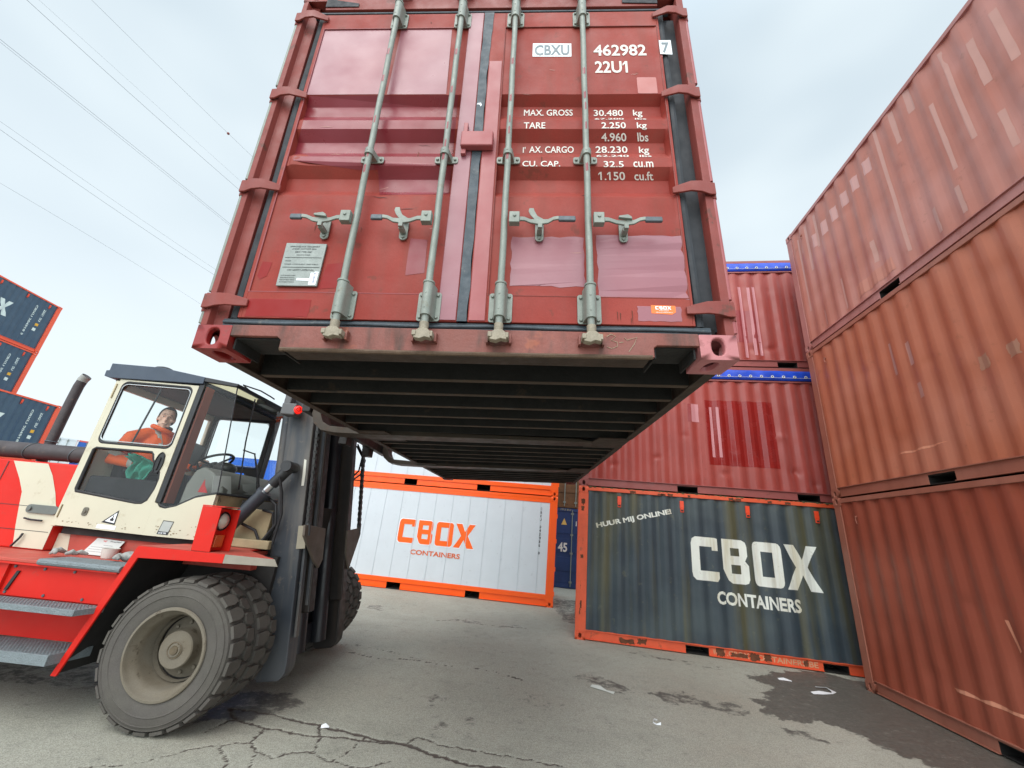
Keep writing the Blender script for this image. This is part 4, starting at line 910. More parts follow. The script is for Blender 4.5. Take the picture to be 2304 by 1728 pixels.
# ---------------------------------------------------------------- behind the gap
NAVY = mat('navy_paint', lin(34, 58, 104), .5, var=.15, scale=3, grain=.15, spots=lin(70, 60, 50), spotamt=.4)
BRN = mat('grimy_brown_paint', lin(104, 70, 40), .7, var=.3, scale=3, grain=.3, spots=lin(40, 30, 24), spotamt=.7, spotscale=5)
def endbox(name, label, x, y, yaw, z, paint, marks=None, L=6.058, frame=None, group=None, bars=(.55, .95, 1.45, 1.88), z2=None):
    """a container seen door end first: x across, y away"""
    root = empty(name, (x, y, z), yaw, label, 'shipping container', group); frame = frame or paint
    G = Matrix(((0, 1, 0, 0), (1, 0, 0, 0), (0, 0, 1, 0), (0, 0, 0, 1)))
    castings(root, frame, L, CW, H, frame=G)
    b = MB(); b.box(.09, CW - .09, .02, .06, .14, H - .12)
    for zz_ in (.75, 1.35, 1.95): b.box(.10, CW - .10, .006, .019, zz_ - .22, zz_ + .22)
    b.obj('door', paint, root, .01)
    for px in (0, CW - .09):
        for py in (0, L - .09): b = MB(); b.box(px + .004, px + .086, py + .004, py + .086, .118, H - .118); b.obj('corner_post', frame, root)
    for py in (0, L - .06):
        MB().box(.162, CW - .162, py + .004, py + .056, .016, .14).obj('end_sill', frame, root); MB().box(.162, CW - .162, py + .004, py + .056, H - .118, H - .01).obj('end_header', frame, root)
    for bx in bars: b = MB(); b.tube([(bx, -.02, .06), (bx, -.02, H - .06)], .016, 8); [b.box(bx - .05, bx + .05, -.02, .018, q - .03, q + .03) for q in (.2, 1.1, 1.7, 2.4)]; b.obj('locking_bar', GALV, root)
    for k in (0, 1):
        M = Matrix.Translation((0, L, 0)) @ Matrix.Rotation(-PI / 2, 4, 'Z') if k == 0 else Matrix.Translation((CW, 0, 0)) @ Matrix.Rotation(PI / 2, 4, 'Z')
        Skin(.1, L - .1, .1, H - .06, rows=2, ph=.17).build('side_panel', paint, root, M=M)
    b = MB(); b.box(.05, CW - .05, .07, L - .05, H - .04, H - .02); b.box(.05, CW - .05, L - .04, L - .02, .1, H - .05); b.obj('roof', paint, root)
    return root
g = endbox('door_end_container', 'dark blue container seen through the gap, marked 45 beside its locking bar', 1.78, 15.0, -.13, 0, NAVY, bars=(.80, 1.12, 1.5, 1.9))
lay('lettering', text_bm('45', .34, .66, 1.13, 1.43, .03), WHITE, lambda u, v: (u, .004, v), g)
lay('warning_triangle', poly_bm([[(.42, 2.02), (.62, 2.02), (.52, 2.24)]]), mat('warn_yellow', lin(214, 176, 96), .5, var=.05), lambda u, v: (u, .0, v), g)
lay('lettering', text_bm('ITU EU', .38, .74, 2.50, 2.56, .01), mat('dull_gold', lin(160, 146, 100), .6), lambda u, v: (u, .002, v), g)
lay('lettering', text_bm('I', .93, .955, 2.0, 2.16, .03), WHITE, lambda u, v: (u, .004, v), g)
endbox('door_end_container', 'grimy brown container on top of the dark blue one, seen in the gap', 1.74, 15.05, -.13, H, BRN)

# ---------------------------------------------------------------- tall stacks far on the left
KS = mat('slate_blue_paint', lin(62, 84, 104), .5, var=.08, scale=2, fade=lin(78, 98, 114), fadeamt=.4)
KO = mat('red_orange_frame', lin(246, 96, 62), .4, var=.05)
KW = mat('pale_lettering', lin(214, 226, 222), .5, var=.02)
def kstack(px, py, yaw, tiers, labels, grp, letters):
    for t in tiers:
        ox, oy = px - CL * math.cos(yaw), py - CL * math.sin(yaw)
        root, sk = container('slate_container', labels[t], grp, ox, oy, yaw, t, KS, KO, seed=30 + t, post=.2)
        lugs(root, sk, (1.0, 2.15, 3.3, 4.45, 5.5), LUGO)
        if t in letters:
            lay('logo', poly_bm(logo_loops(2.0, 4.1, 1.0, 1.72)), KW, sk.fn(.003), root, sk.br(), 0)
            for d, h0, h1, s_ in ((4.98, .55, 2.15, 'CBXU 204518 3'), (5.36, 1.45, 2.1, '22G1 EU')):
                bm = text_bm(s_, 0, h1 - h0, 0, .085, .03); R90 = sk.fn(.003)
                lay('lettering', bm, KW, lambda u, v, d=d, h1=h1, R90=R90: R90(d + v, h1 - u), root, [], 0)
            deco(root, sk, [(5.32, 1.20), (5.44, 1.20), (5.44, 1.33), (5.32, 1.33)], mat('gold_square', lin(222, 168, 52), .5), .004, 'sticker'); deco(root, sk, [(5.30, .95), (5.42, .93), (5.43, 1.07), (5.31, 1.09)], KW, .004, 'sticker')
la = ['', '', 'slate container under the topmost one in the tall far left stack', 'topmost slate container with orange frame in the tall far left stack']
kstack(-23.45, 18.85, rad(94.0), (0, 1, 2, 3), ['slate container at the foot of the tall far left stack, mostly hidden', 'slate container second from the ground in the tall far left stack', la[2], la[3]], 'far left container stack', (2, 3))
kstack(-20.5, 18.35, rad(92.5), (0, 1), ['lowest slate container of the shorter far left stack, behind the truck hood', 'slate container with orange frame right behind the exhaust stack'], 'shorter far left container stack', (1,))
# distant ones
WF = mat('far_white_paint', lin(206, 214, 218), .5, var=.05); BF = mat('far_blue_paint', lin(34, 92, 176), .5, var=.08); RFm = mat('far_red_frame', lin(214, 92, 82), .5, var=.05)
for z in (0, H):
    endbox('distant_container', ['distant white container at ground level behind the truck', 'distant white container, upper one, right of the orange corner post'][z > 0], -33.6, 29.0, .75, z, WF, group='distant containers')
    endbox('distant_container', ['distant blue container with red frame at ground level', 'distant blue container with red frame, upper one, beside the white one'][z > 0], -31.9, 30.6, .78, z, BF, frame=RFm, group='distant containers')
CBL = mat('cobalt_paint', lin(24, 92, 190), .5, var=.1, scale=2)
for z in (0, 1):
    container('cobalt_container', ['long bright blue container at ground level seen through the cab', 'long bright blue container on top of its twin, seen through the cab glass'][z], 'bright blue containers seen through the cab', -21.5, 32.2, -.06, z, CBL, L=12.19, seed=60)

# ---------------------------------------------------------------- overhead wires
WIRE = mat('dark_wire', (.05, .06, .075), .6, var=.05)
wl_ = [((-23.1, 13.1), (-20.6, 20.2), (-20.0, 21.8), 25.4), ((-26.0, 13.4), (-24.8, 16.9), (-22.2, 24.5), 25), ((-26.7, 13.4), (-25.3, 18.1), (-22.9, 25.3), 25), ((-30.5, 15.5), (-28.9, 20.7), (-26.3, 29.4), 25), ((-30.7, 15.6), (-29.1, 20.9), (-26.5, 29.6), 25), ((-36.9, 20.9), (-35.4, 27.2), (-32.7, 37.0), 25), ((-37.7, 21.6), (-36.2, 28.8), (-33.6, 38.0), 25), ((-44.0, 27.0), (-42.1, 34.8), (-40.0, 45.7), 25)]
wn = ['thin power line carrying the small round marker ball', 'faint power line just above the darker third one', 'darker power line third from the top right', 'upper wire of the close pair crossing the middle of the sky', 'lower wire of the close pair crossing the middle of the sky', 'fainter wire of the lower pair above the stacks', 'darker wire of the lower pair above the stacks', 'lowest single power line above the forklift cab']
for (a, m_, c, z), lb, r in zip(wl_, wn, (.006, .004, .009, .009, .007, .007, .010, .008)):
    k = 25
    def at_(t, a=a, m_=m_, c=c):
        tm = (m_[1] - a[1]) / (c[1] - a[1]); L0 = (t - tm) * (t - 1) / (tm * 1.0); L1 = t * (t - 1) / (tm * (tm - 1)); L2 = t * (t - tm) / (1 - tm)
        return (a[0] * L0 + m_[0] * L1 + c[0] * L2, a[1] * L0 + m_[1] * L1 + c[1] * L2)
    b = MB(); b.tube([(*((lambda p: (a[0] + (c[0] - a[0]) * t, p[1]))(at_(t)) if not 0 <= t <= 1 else at_(t)), 25.0) for t in np.linspace(-.8, 1.35, 44)], r, 5)
    o = tag(b.obj('power_line', WIRE, smooth=180), lb, 'power line', 'overhead power lines')
    if 'ball' in lb:
        q = MB(); q.ball((m_[0] , m_[1], 25.0), .085, 12, 8); q.obj('marker_ball', mat('marker_red', lin(120, 50, 44), .5), o)

# ---------------------------------------------------------------- litter
PLW = mat('scrap_white', lin(228, 230, 232), .5, var=.05); 
def scrap(name, pts, w_, label, m=PLW, cat='litter'):
    b = MB(); n = len(pts)
    for i, (x, y) in enumerate(pts):
        d = Vector(pts[min(i + 1, n - 1)]) - Vector(pts[max(i - 1, 0)]); d.normalize(); p = Vector((-d.y, d.x)) * w_ * (.6 + .4 * math.sin(i * 2.3))
        h = .012 + .012 * math.sin(i * 1.9)
        b.v += [(x - p.x, y - p.y, .004 + h * .3), (x + p.x, y + p.y, .006 + h), (x + p.x, y + p.y, .003 + h), (x - p.x, y - p.y, .001 + h * .3)]
    for i in range(n - 1):
        for j in range(4): b.f.append((i * 4 + j, i * 4 + (j + 1) % 4, (i + 1) * 4 + (j + 1) % 4, (i + 1) * 4 + j))
    b.f += [(0, 1, 2, 3), (4 * n - 4, 4 * n - 3, 4 * n - 2, 4 * n - 1)]
    return tag(b.obj(name, m, smooth=60), label, cat)
scrap('plastic_strip', [(4.28, 6.17), (4.42, 6.19), (4.60, 6.24), (4.68, 6.32), (4.66, 6.42), (4.52, 6.44)], .035, 'curled white plastic strip on the damp asphalt by the right stack')
scrap('plastic_strip', [(4.16, 6.66), (4.24, 6.65), (4.33, 6.63)], .03, 'short flat white strip near the dark lettered container')
scrap('paper_scrap', [(1.27, 5.66), (1.35, 5.60), (1.42, 5.55), (1.50, 5.50)], .035, 'crumpled pale paper scrap beside a damp patch', mat('paper_dirty', lin(196, 198, 190), .7, var=.1))
scrap('plastic_ring', [(1.75, 4.84), (1.71, 4.83), (1.69, 4.79), (1.71, 4.75), (1.75, 4.74)], .007, 'small white crescent of plastic on the asphalt')
scrap('paper_scrap', [(-1.29, 4.08), (-1.26, 4.09), (-1.23, 4.10)], .016, 'tiny white scrap lying in the cracked asphalt')

# ---------------------------------------------------------------- the forklift (X forward, Y away from us, Z up)
MT = Matrix.Translation((-2.46, 3.67, 0)) @ Matrix.Rotation(-.04, 4, 'Z')
FK = empty('forklift_truck', label='big red and cream forklift truck holding up the red container', cat='forklift', M=MT)
bpy.context.view_layer.update()
TRED = mat('truck_red', lin(206, 32, 20), .5, spec=.3, var=.07, scale=2.5, grain=.06, bump=.04, fade=lin(206, 62, 50), fadeamt=.5, spots=lin(128, 84, 70), spotamt=.25, spotscale=6)
TREDD = mat('truck_red_dusty', lin(186, 78, 64), .6, var=.12, scale=4, grain=.15, spots=lin(130, 110, 98), spotamt=.6, spotscale=5)
DUSTY = mat('dust_grey_paint', lin(150, 142, 130), .8, var=.15, scale=5, grain=.2, bump=.1)
CREAM = mat('truck_cream', lin(202, 196, 174), .42, var=.04, scale=2, grain=.05, bump=.02, spots=lin(168, 152, 122), spotamt=.35, spotscale=5)
CREAMD = mat('dirty_cream', lin(160, 144, 112), .7, var=.2, scale=5, grain=.2, bump=.1, spots=lin(80, 70, 56), spotamt=.8, spotscale=7)
SLAB = mat('roof_slate', lin(56, 68, 84), .45, var=.08, scale=4, grain=.1)
BLK = mat('black_rubber', (.014, .014, .016), .55, var=.2)
BLKP = mat('black_plastic', (.02, .021, .024), .45, var=.2, scale=6)
CHASS = mat('chassis_dark', (.020, .018, .017), .8, var=.3, grain=.2)
PIPE = mat('sooty_pipe', lin(66, 58, 60), .55, var=.2, scale=6, grain=.2, bump=.1, spots=lin(110, 92, 80), spotamt=.4)
MASTG = mat('mast_grey', lin(54, 59, 66), .5, var=.1, scale=2, grain=.12, bump=.05, fade=lin(104, 104, 104), fadeamt=.5, streak=lin(128, 118, 104), streakamt=.45, sscale=(5, 5, .5), spots=lin(122, 110, 96), spotamt=.35)
MASTD = mat('greased_mast', lin(34, 30, 28), .5, var=.25, scale=5, grain=.3, streak=lin(66, 54, 44), streakamt=.5, sscale=(8, 8, .4))
MASTB = mat('mast_black', (.012, .013, .017), .4, var=.2)
GRIT = mat('step_tread', lin(132, 142, 146), .6, metal=.2, var=.1, scale=12, grain=.5, bump=.8, bscale=90, spots=lin(96, 96, 92), spotamt=.5)
TYRE = mat('dusty_tyre', lin(88, 84, 78), .85, var=.18, scale=4, grain=.35, bump=.25, bscale=60, fade=lin(86, 81, 78), fadeamt=.7, fadescale=3)
RIM = mat('dusty_rim', lin(122, 114, 100), .75, var=.2, scale=5, grain=.4, fade=lin(104, 94, 78), fadeamt=.8, fadescale=5, spots=lin(70, 58, 44), spotamt=.8, spotscale=9)
CHROME = mat('chrome_rod', lin(200, 202, 206), .15, metal=1, var=.03)
GL = glass_mat('cab_glass', (.96, .985, .975))
LAMPG = mat('lamp_glass', lin(190, 180, 168), .12, var=.1, scale=9, coat=.5); LAMPO = mat('amber_lens', lin(206, 92, 40), .2, var=.1, coat=.5)
BLIND = bpy.data.materials.new('translucent_blind'); BLIND.use_nodes = True; _n = BLIND.node_tree; _n.nodes.clear()
_o = _n.nodes.new('ShaderNodeOutputMaterial'); _t = _n.nodes.new('ShaderNodeBsdfTranslucent'); _t.inputs[0].default_value = (.86, .82, .66, 1); _d = _n.nodes.new('ShaderNodeBsdfDiffuse'); _d.inputs[0].default_value = (.8, .76, .62, 1)
_m = _n.nodes.new('ShaderNodeMixShader'); _m.inputs[0].default_value = .25; _n.links.new(_t.outputs[0], _m.inputs[1]); _n.links.new(_d.outputs[0], _m.inputs[2]); _n.links.new(_m.outputs[0], _o.inputs[0])
def P(mb, name, m, par=FK, bevel=0, **k): return mb.obj(name, m, par, bevel, **k)

# chassis and bodywork
P(MB().box(-4.6, .2, .78, 2.02, .38, 1.04), 'chassis', CHASS)
P(MB().box(-.6, .30, .70, 2.1, .30, 1.20), 'axle_housing', CHASS)
b = MB(); b.prism([(-5.1, 1.07), (-1.86, 1.07), (-1.86, 1.885), (-5.1, 1.875)], .52, 2.28); HOOD = P(b, 'hood', TRED, bevel=.02)
lay('cream_stripe', poly_bm([[(-2.57, 1.868), (-2.42, 1.70), (-2.33, 1.58), (-2.29, 1.45), (-2.23, 1.27), (-2.16, 1.085), (-1.862, 1.085), (-1.862, 1.40), (-1.93, 1.49), (-1.99, 1.60), (-2.10, 1.76), (-2.20, 1.868)]]), CREAM, lambda u, v: (u, .5175, v), HOOD)
b = MB(); b.box(-5.0, -1.88, .5165, .5169, 1.452, 1.457); b.box(-5.0, -1.88, .5160, .5164, 1.234, 1.239); b.box(-2.62, -2.612, .5160, .5169, 1.08, 1.86); P(b, 'panel_gap', BLKP, HOOD)
b = MB(); b.prism(rrect(-2.19, -1.87, 1.395, 1.475, (.035,) * 4), .5, .5155, 'y'); b.cyl((-2.15, .5, 1.435), (-2.15, .485, 1.435), .022, n=10); P(b, 'hinge_plate', mat('worn_alloy', lin(120, 124, 120), .5, metal=.5, grain=.2), HOOD, .003)
P(MB().tube([(-2.16, .50, 1.345), (-2.08, .495, 1.335), (-1.97, .495, 1.335)], .009, 6), 'hood_handle', BLKP, HOOD)
b = MB(); b.tube([(-2.10, .50, 1.21), (-2.10, .49, 1.17), (-2.13, .49, 1.12), (-2.15, .49, 1.09)], .009, 6); P(b, 'hood_latch', BLKP, HOOD)
P(MB().box(-1.859, .12, .60, 2.1, 1.072, 1.235), 'platform_side', TREDD)
lay('cream_stripe', poly_bm([[(-1.855, 1.085), (-1.70, 1.085), (-1.74, 1.232), (-1.855, 1.232)]]), CREAM, lambda u, v: (u, .5975, v), FK)
P(MB().box(-1.80, -.35, .56, 2.0, 1.236, 1.292), 'cab_mount', CHASS)
b = MB(); b.box(-5.0, -.56, .0, .60, 1.045, 1.071); P(b, 'walkway', TREDD, bevel=.006)
P(MB().box(-5.0, -.60, .001, .03, 1.03, 1.0445), 'walkway_lip', TRED)
b = MB(); b.tube([(-1.27, .0, 1.066), (-.9, -.002, 1.067), (-.57, .0, 1.066)], .025, 10); b.box(-1.27, -.57, .0, .24, 1.0725, 1.090); P(b, 'tread_strip', GRIT)
b = MB(); b.prism([(-5.0, .79), (-.69, .79), (-.615, 1.029), (-5.0, 1.029)], .06, .30, 'y'); P(b, 'upper_side_panel', TRED, bevel=.004)
b = MB(); b.prism([(-5.0, .475), (-.84, .475), (-.75, .789), (-5.0, .789)], .20, .48, 'y'); P(b, 'lower_side_panel', TRED, bevel=.004)
b = MB(); b.box(-1.62, -1.555, .035, .059, .8, 1.03); P(b, 'side_rib', TRED)
b = MB(); b.prism([(-1.52, .83), (-1.495, .83), (-1.455, .975), (-1.48, .975)], .048, .0585, 'y'); P(b, 'grab_slot', BLKP)
def step(x0, x1, ya, yb, z0, z1, nm='step'):
    b = MB(); b.prism([(x0, yb), (x0 + .16 if x0 > -1.6 else x0, ya), (x1 - .03, ya), (x1 + .02, yb)], z0, z1, 'z'); o = P(b, nm, GRIT, bevel=.003)
    q = MB(); R_ = random.Random(3); nx = int((x1 - x0) / .028)
    for i in range(nx):
        for j in range(int((yb - ya) / .03)):
            x = x0 + .12 + i * .028; y = ya + .02 + j * .03
            if x < x1 - .04: q.box(x, x + .010, y, y + .010, z1 + .0005, z1 + .004)
    P(q, 'tread_studs', GRIT, o); return o
step(-1.95, -.655, -.14, .055, .742, .785)
step(-2.6, -.75, -.10, .195, .40, .472)
# fender
GRIME = mat('grease_grime', lin(66, 50, 42), .7, var=.4, scale=18, grain=.5)
b = MB()
for x in np.linspace(-4.6, -1.0, 15): b.cyl((x, .06, 1.005), (x, .052, 1.005), .011, n=8)
for x in np.linspace(-2.5, -.85, 6): b.cyl((x, .06, .815), (x, .053, .815), .011, n=8)
P(b, 'bolt_row', GALVD)
b = MB(); b.prism([(-.50, .0), (.66, .0), (.57, .065), (.14, .49), (.10, .72), (-.50, .72)], 1.243, 1.253, 'z'); b.prism([(-.515, 1.225), (-.50, 1.2535), (.24, 1.2535), (.24, 1.185), (-.475, 1.165)], -.006, -.0005, 'y'); b.prism([(-.80, .315), (-.755, .315), (-.47, 1.17), (-.515, 1.225)], -.006, .012, 'y'); P(MB().prism([(-.795, .32), (-.785, .32), (-.50, 1.22), (-.51, 1.22)], .013, .70, 'y'), 'wheel_arch', CHASS); P(MB().box(-.5, .1, .02, .70, 1.236, 1.242), 'wheel_arch', CHASS)
P(b, 'fender', TRED, bevel=.004)
b = MB(); b.prism([(.2405, 1.2535), (.66, 1.2535), (.70, 1.20), (.2405, 1.185)], -.006, -.0005, 'y'); P(b, 'fender_corner', DUSTY, bevel=.003)
P(MB().prism([(-.49, .005), (.64, .005), (.555, .07), (.13, .485), (.09, .71), (-.49, .71)], 1.2545, 1.2575, 'z'), 'fender_top', TREDD)
# headlamp box
b = MB(); b.prism([(-.06, 1.2585), (.10, 1.2585), (.085, 1.61), (-.085, 1.612)], .0, .012, 'y'); b.prism([(-.06, 1.2585), (.14, 1.2585), (.13, 1.60), (-.085, 1.612)], .185, .195, 'y'); b.box(-.06, .06, .0125, .1845, 1.262, 1.60); b.prism([(-.085, 1.6125), (.11, 1.6125), (.12, 1.62), (-.085, 1.622)], -.002, .20, 'y')
LB = P(b, 'lamp_box', TRED, bevel=.003)
b = MB(); b.lathe([(.0, .04), (.04, .032), (.062, .012), (.07, .0), (.07, -.02)], 24, M=Matrix.Translation((.063, .095, 1.50)), ax='x'); P(b, 'headlight', LAMPG, LB, smooth=60)
b = MB(); b.lathe([(.072, -.01), (.08, .0), (.072, .012)], 24, M=Matrix.Translation((.07, .095, 1.50)), ax='x'); P(b, 'lamp_ring', BLKP, LB)
P(MB().box(.061, .09, .04, .15, 1.29, 1.39), 'indicator', LAMPO, LB, .008)
# wheels
def tyre_mesh(name='tyre'):
    b = MB(); W = .30
    prof = [(.300, .035), (.312, .012), (.335, .004), (.36, .0), (.395, -.004), (.40, -.009), (.405, -.004), (.44, .0), (.452, .002), (.456, -.003), (.460, .004), (.478, .012), (.482, .008), (.486, .016), (.492, .026), (.497, .045), (.500, W / 2), (.497, W - .045), (.480, W - .012), (.40, W), (.312, W - .012), (.300, W - .035)]
    b.lathe(prof, 72)
    N = 26; R1_, R2_ = .495, .528
    for i in range(N):
        for k in (0, 1):
            a0 = 2 * PI * (i + .5 * k) / N
            # unwrapped lug outline (angle fraction of pitch, width)
            if k == 0: out_ = [(-.40, .018), (-.46, .085), (-.30, .145), (-.08, .160), (.30, .150), (.46, .10), (.40, .018)]
            else: out_ = [(-.40, W - .018), (.40, W - .018), (.46, W - .10), (.30, W - .125), (-.05, W - .135), (-.30, W - .120), (-.46, W - .085)]
            if k == 0: out_ = [(u_, v_ - .004) for u_, v_ in out_]
            vs = []
            for R_ in (R1_, R2_):
                for u, v in out_:
                    sh = 1 if R_ == R1_ else .93
                    t = a0 + u * sh * 2 * PI / N * .94; vv = W / 2 + (v - W / 2) * (1 if R_ == R1_ else .965)
                    rr = R_ - (.012 if (R_ == R2_ and (v < .03 or v > W - .03)) else 0)
                    vs.append((rr * math.cos(t), vv, rr * math.sin(t)))
            n = len(out_)
            fs = [tuple(range(n)), tuple(range(2 * n - 1, n - 1, -1))] + [(j, j + n, (j + 1) % n + n, (j + 1) % n) for j in range(n)]
            b.add(vs, fs)
    me = b.mesh(name, fix=True); return me
TM = tyre_mesh(); TM.materials.append(TYRE); TM.shade_smooth(); TM.set_sharp_from_angle(angle=rad(28))
def wheel(x, y, out_, s=1.0, dish=True):
    W_ = empty('wheel', (x, y, .527 * s)); W_.parent = FK; W_.rotation_euler = (0, random.Random(x * y).uniform(0, 1), 0) if out_ > 0 else (0, .4, PI); W_.scale = (s,) * 3
    o = bpy.data.objects.new('tyre', TM); COL.objects.link(o); o.parent = W_
    b = MB(); b.lathe([(.318, .004), (.312, -.006), (.296, -.008), (.288, .006), (.284, .03), (.262, .05), (.250, .10), (.243, .20), (.236, .225), (.225, .225), (.235, .19), (.238, .26), (.30, .28)], 56); b.obj('rim', RIM, W_, smooth=40, fix=True)
    if dish:
        b = MB(); b.lathe([(.0, .10), (.045, .10), (.05, .108), (.085, .112), (.125, .112), (.133, .120), (.135, .20), (.15, .225), (.22, .25)], 40)
        for k in range(10): a = 2 * PI * k / 10; b.cyl((.175 * math.cos(a), .245, .175 * math.sin(a)), (.175 * math.cos(a), .215, .175 * math.sin(a)), .014, n=6)
        b.obj('hub', RIM, W_, smooth=40, fix=True)
        b = MB(); b.lathe([(.0, .092), (.03, .092), (.034, .10)], 16); b.lathe([(.05, .105), (.055, .102), (.06, .105)], 24); b.obj('hub_cap', mat('greasy_hub', lin(92, 80, 62), .6, var=.3, scale=20), W_)
        P(MB().lathe([(.0, .262), (.30, .262)], 30), 'brake_drum', CHASS, W_)
    return W_
for y, d_ in ((0, 1), (.335, 1)): wheel(0, y, d_, dish=(y == 0))
for y in (2.80, 2.465): wheel(0, y, -1)
for y, d_ in ((.2, 1), (2.6, -1)): wheel(-3.9, y, d_, .92)
P(MB().cyl((0, .3, .53), (0, 2.5, .53), .12, n=20), 'axle', CHASS)
P(MB().box(-5.6, -4.62, .3, 2.5, .45, 1.86), 'counterweight', TRED, bevel=.05)

# exhaust and air pipe
b = MB(); b.tube([(-4.2, .62, 1.985), (-2.83, .62, 1.985), (-1.84, .62, 1.995)], .083, 20); AP = P(b, 'air_pipe', PIPE, smooth=60)
for x in (-2.55, -2.05): P(MB().tube([(x + .02 * math.cos(t), .62 + .086 * math.sin(t), 1.988 + .086 * math.cos(t)) for t in np.linspace(0, 2 * PI, 20)], .005, 5), 'pipe_clamp', GALVD, AP)
b = MB(); b.tube([(-2.62, .80, 1.9), (-2.62, .80, 2.1), (-2.62, .80, 2.6), (-2.615, .80, 2.78), (-2.60, .80, 2.86), (-2.575, .80, 2.905)], .047, 18); ES = P(b, 'exhaust_stack', PIPE, smooth=60)
P(MB().tube([(-2.64 + .001 * i, .80, 2.10) if 0 else (-2.62 + .062 * math.cos(t) * .8, .80 + .05 * math.sin(t), 2.12) for i, t in enumerate(np.linspace(0, 2 * PI, 18))], .006, 5), 'stack_collar', GALVD, ES)
P(MB().tube([(-2.605, .80, 2.84), (-2.60, .80, 2.862), (-2.576, .80, 2.905), (-2.574, .80, 2.908)], .0485, 18, caps=False), 'stack_tip', mat('ash_grey', lin(150, 150, 146), .6), ES, smooth=60)

# cab
YN, YF = .50, 1.97
CAB = empty('cab'); CAB.parent = FK
def flat(name, loops, m, y, th=.03, par=CAB, bev=.0):
    o = lay(name, poly_bm(loops), m, lambda u, v: (u, y, v), par)
    s_ = o.modifiers.new('solid', 'SOLIDIFY'); s_.thickness = th; s_.offset = 0
    return o
UPW = rrect(-1.765, -.985, 2.125, 2.79, (.06, .06, .06, .06), 5)
LOW = [(-1.775, 1.66), (-1.76, 1.632), (-1.12, 1.575), (-1.06, 1.58), (-1.02, 1.61), (-.99, 1.72), (-.985, 1.82), (-1.0, 1.88), (-1.07, 1.95), (-1.11, 2.0), (-1.13, 2.05), (-1.155, 2.075), (-1.75, 2.07), (-1.775, 2.05)]
for y, nm in ((YN, 'door'), (YF, 'far_door')):
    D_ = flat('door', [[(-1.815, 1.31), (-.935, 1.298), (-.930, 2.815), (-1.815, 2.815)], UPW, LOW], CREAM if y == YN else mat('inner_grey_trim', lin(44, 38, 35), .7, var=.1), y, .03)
    for lp in (UPW, LOW):
        o = P(MB().tube([(a, y - .002, c) for a, c in lp + lp[:2]], .017, 8, caps=False), 'window_seal', BLK, CAB, smooth=60)
    P(MB().tube([(a * .982 - .025, y - .012, (c - 2.457) * .93 + 2.457) for a, c in UPW + UPW[:2]], .0055, 6, caps=False), 'seal_insert', mat('seal_insert', lin(196, 204, 206), .3, metal=.4), CAB)
    for lp in (UPW, LOW): lay('pane', poly_bm([lp]), GL, lambda u, v, y=y: (u, y + .004, v), CAB)
P(MB().box(-1.40, -1.388, YN + .006, YN + .018, 2.14, 2.78, M=Matrix.Translation((-1.39, 0, 2.4)) @ Matrix.Rotation(.13, 4, 'Y') @ Matrix.Translation((1.39, 0, -2.4))), 'sliding_window_bar', BLKP, CAB)
b = MB(); b.prism(rrect(-1.078, -.998, 1.87, 2.075, (.04,) * 4, 6), YN - .02, YN - .016, 'y', ); P(b, 'door_handle', BLKP, CAB, .004)
b = MB(); b.tube([(-1.038 + .05 * math.cos(t) * .85, YN - .021, 1.972 + .105 * math.sin(t)) for t in np.linspace(0, 2 * PI, 30)], .006, 6, caps=False); b.prism(rrect(-1.06, -1.03, 1.9, 2.03, (.012,) * 4), YN - .03, YN - .0215, 'y'); P(b, 'handle_rim', BLK, CAB)
b = MB(); b.prism(rrect(-1.60, -1.545, 1.415, 1.495, (.02,) * 4), YN - .022, YN - .016, 'y'); b.cyl((-1.575, YN - .02, 1.455), (-1.575, YN - .03, 1.455), .016, n=12); P(b, 'door_lock', mat('lock_grey', lin(100, 96, 84), .5), CAB, .002)
b = MB(); b.box(-1.83, -1.822, YN - .022, YN - .01, 1.38, 1.50); b.box(-1.832, -1.822, YN - .022, YN - .01, 2.6, 2.76); P(b, 'door_hinge', CREAMD, CAB)
# rear and far corners
b = MB(); b.box(-1.86, -1.8165, YN - .012, YN + .06, 1.30, 2.80); b.box(-1.86, -1.8165, YF - .06, YF + .012, 1.30, 2.80); b.box(-1.86, -1.82, YN + .061, YF - .061, 1.30, 2.08); b.box(-1.86, -1.82, YN + .061, YF - .061, 2.72, 2.80); P(b, 'rear_frame', CREAM, CAB, .006)
lay('pane', poly_bm([[(.561, 2.081), (1.909, 2.081), (1.909, 2.719), (.561, 2.719)]]), GL, lambda u, v: (-1.84, u, v), CAB)
# black pillar, front quarter panel and glass
for y in (YN, YF):
    P(MB().prism([(-.929, 1.60), (-.878, 1.60), (-.872, 2.83), (-.928, 2.83)], y - .014, y + .02, 'y'), 'pillar', BLKP, CAB, .004)
    flat('quarter_panel', [[(-.934, 1.297), (-.355, 1.297), (-.355, 1.722), (-.45, 1.70), (-.55, 1.672), (-.71, 1.578), (-.81, 1.548), (-.87, 1.556), (-.90, 1.585), (-.934, 1.598)]], CREAM, y, .03)
    P(MB().tube([(-.885, y, 2.835), (-.905, y, 2.2), (-.912, y, 1.64), (-.885, y, 1.575), (-.81, y, 1.556), (-.71, y, 1.586), (-.55, y, 1.680), (-.45, y, 1.708), (-.35, y, 1.733)], .014, 8), 'glass_seal', BLK, CAB, smooth=60)
    lay('pane', poly_bm([[(-.88, 1.57), (-.81, 1.56), (-.71, 1.588), (-.55, 1.682), (-.36, 1.733), (-.52, 2.842), (-.872, 2.842)]]), GL, lambda u, v, y=y: (u, y, v), CAB)
    P(MB().tube([(-.355, y, 1.733), (-.52, y, 2.845)], .006 if y == YN else .03, 6), 'corner_joint' if y == YN else 'corner_pillar', BLKP, CAB)
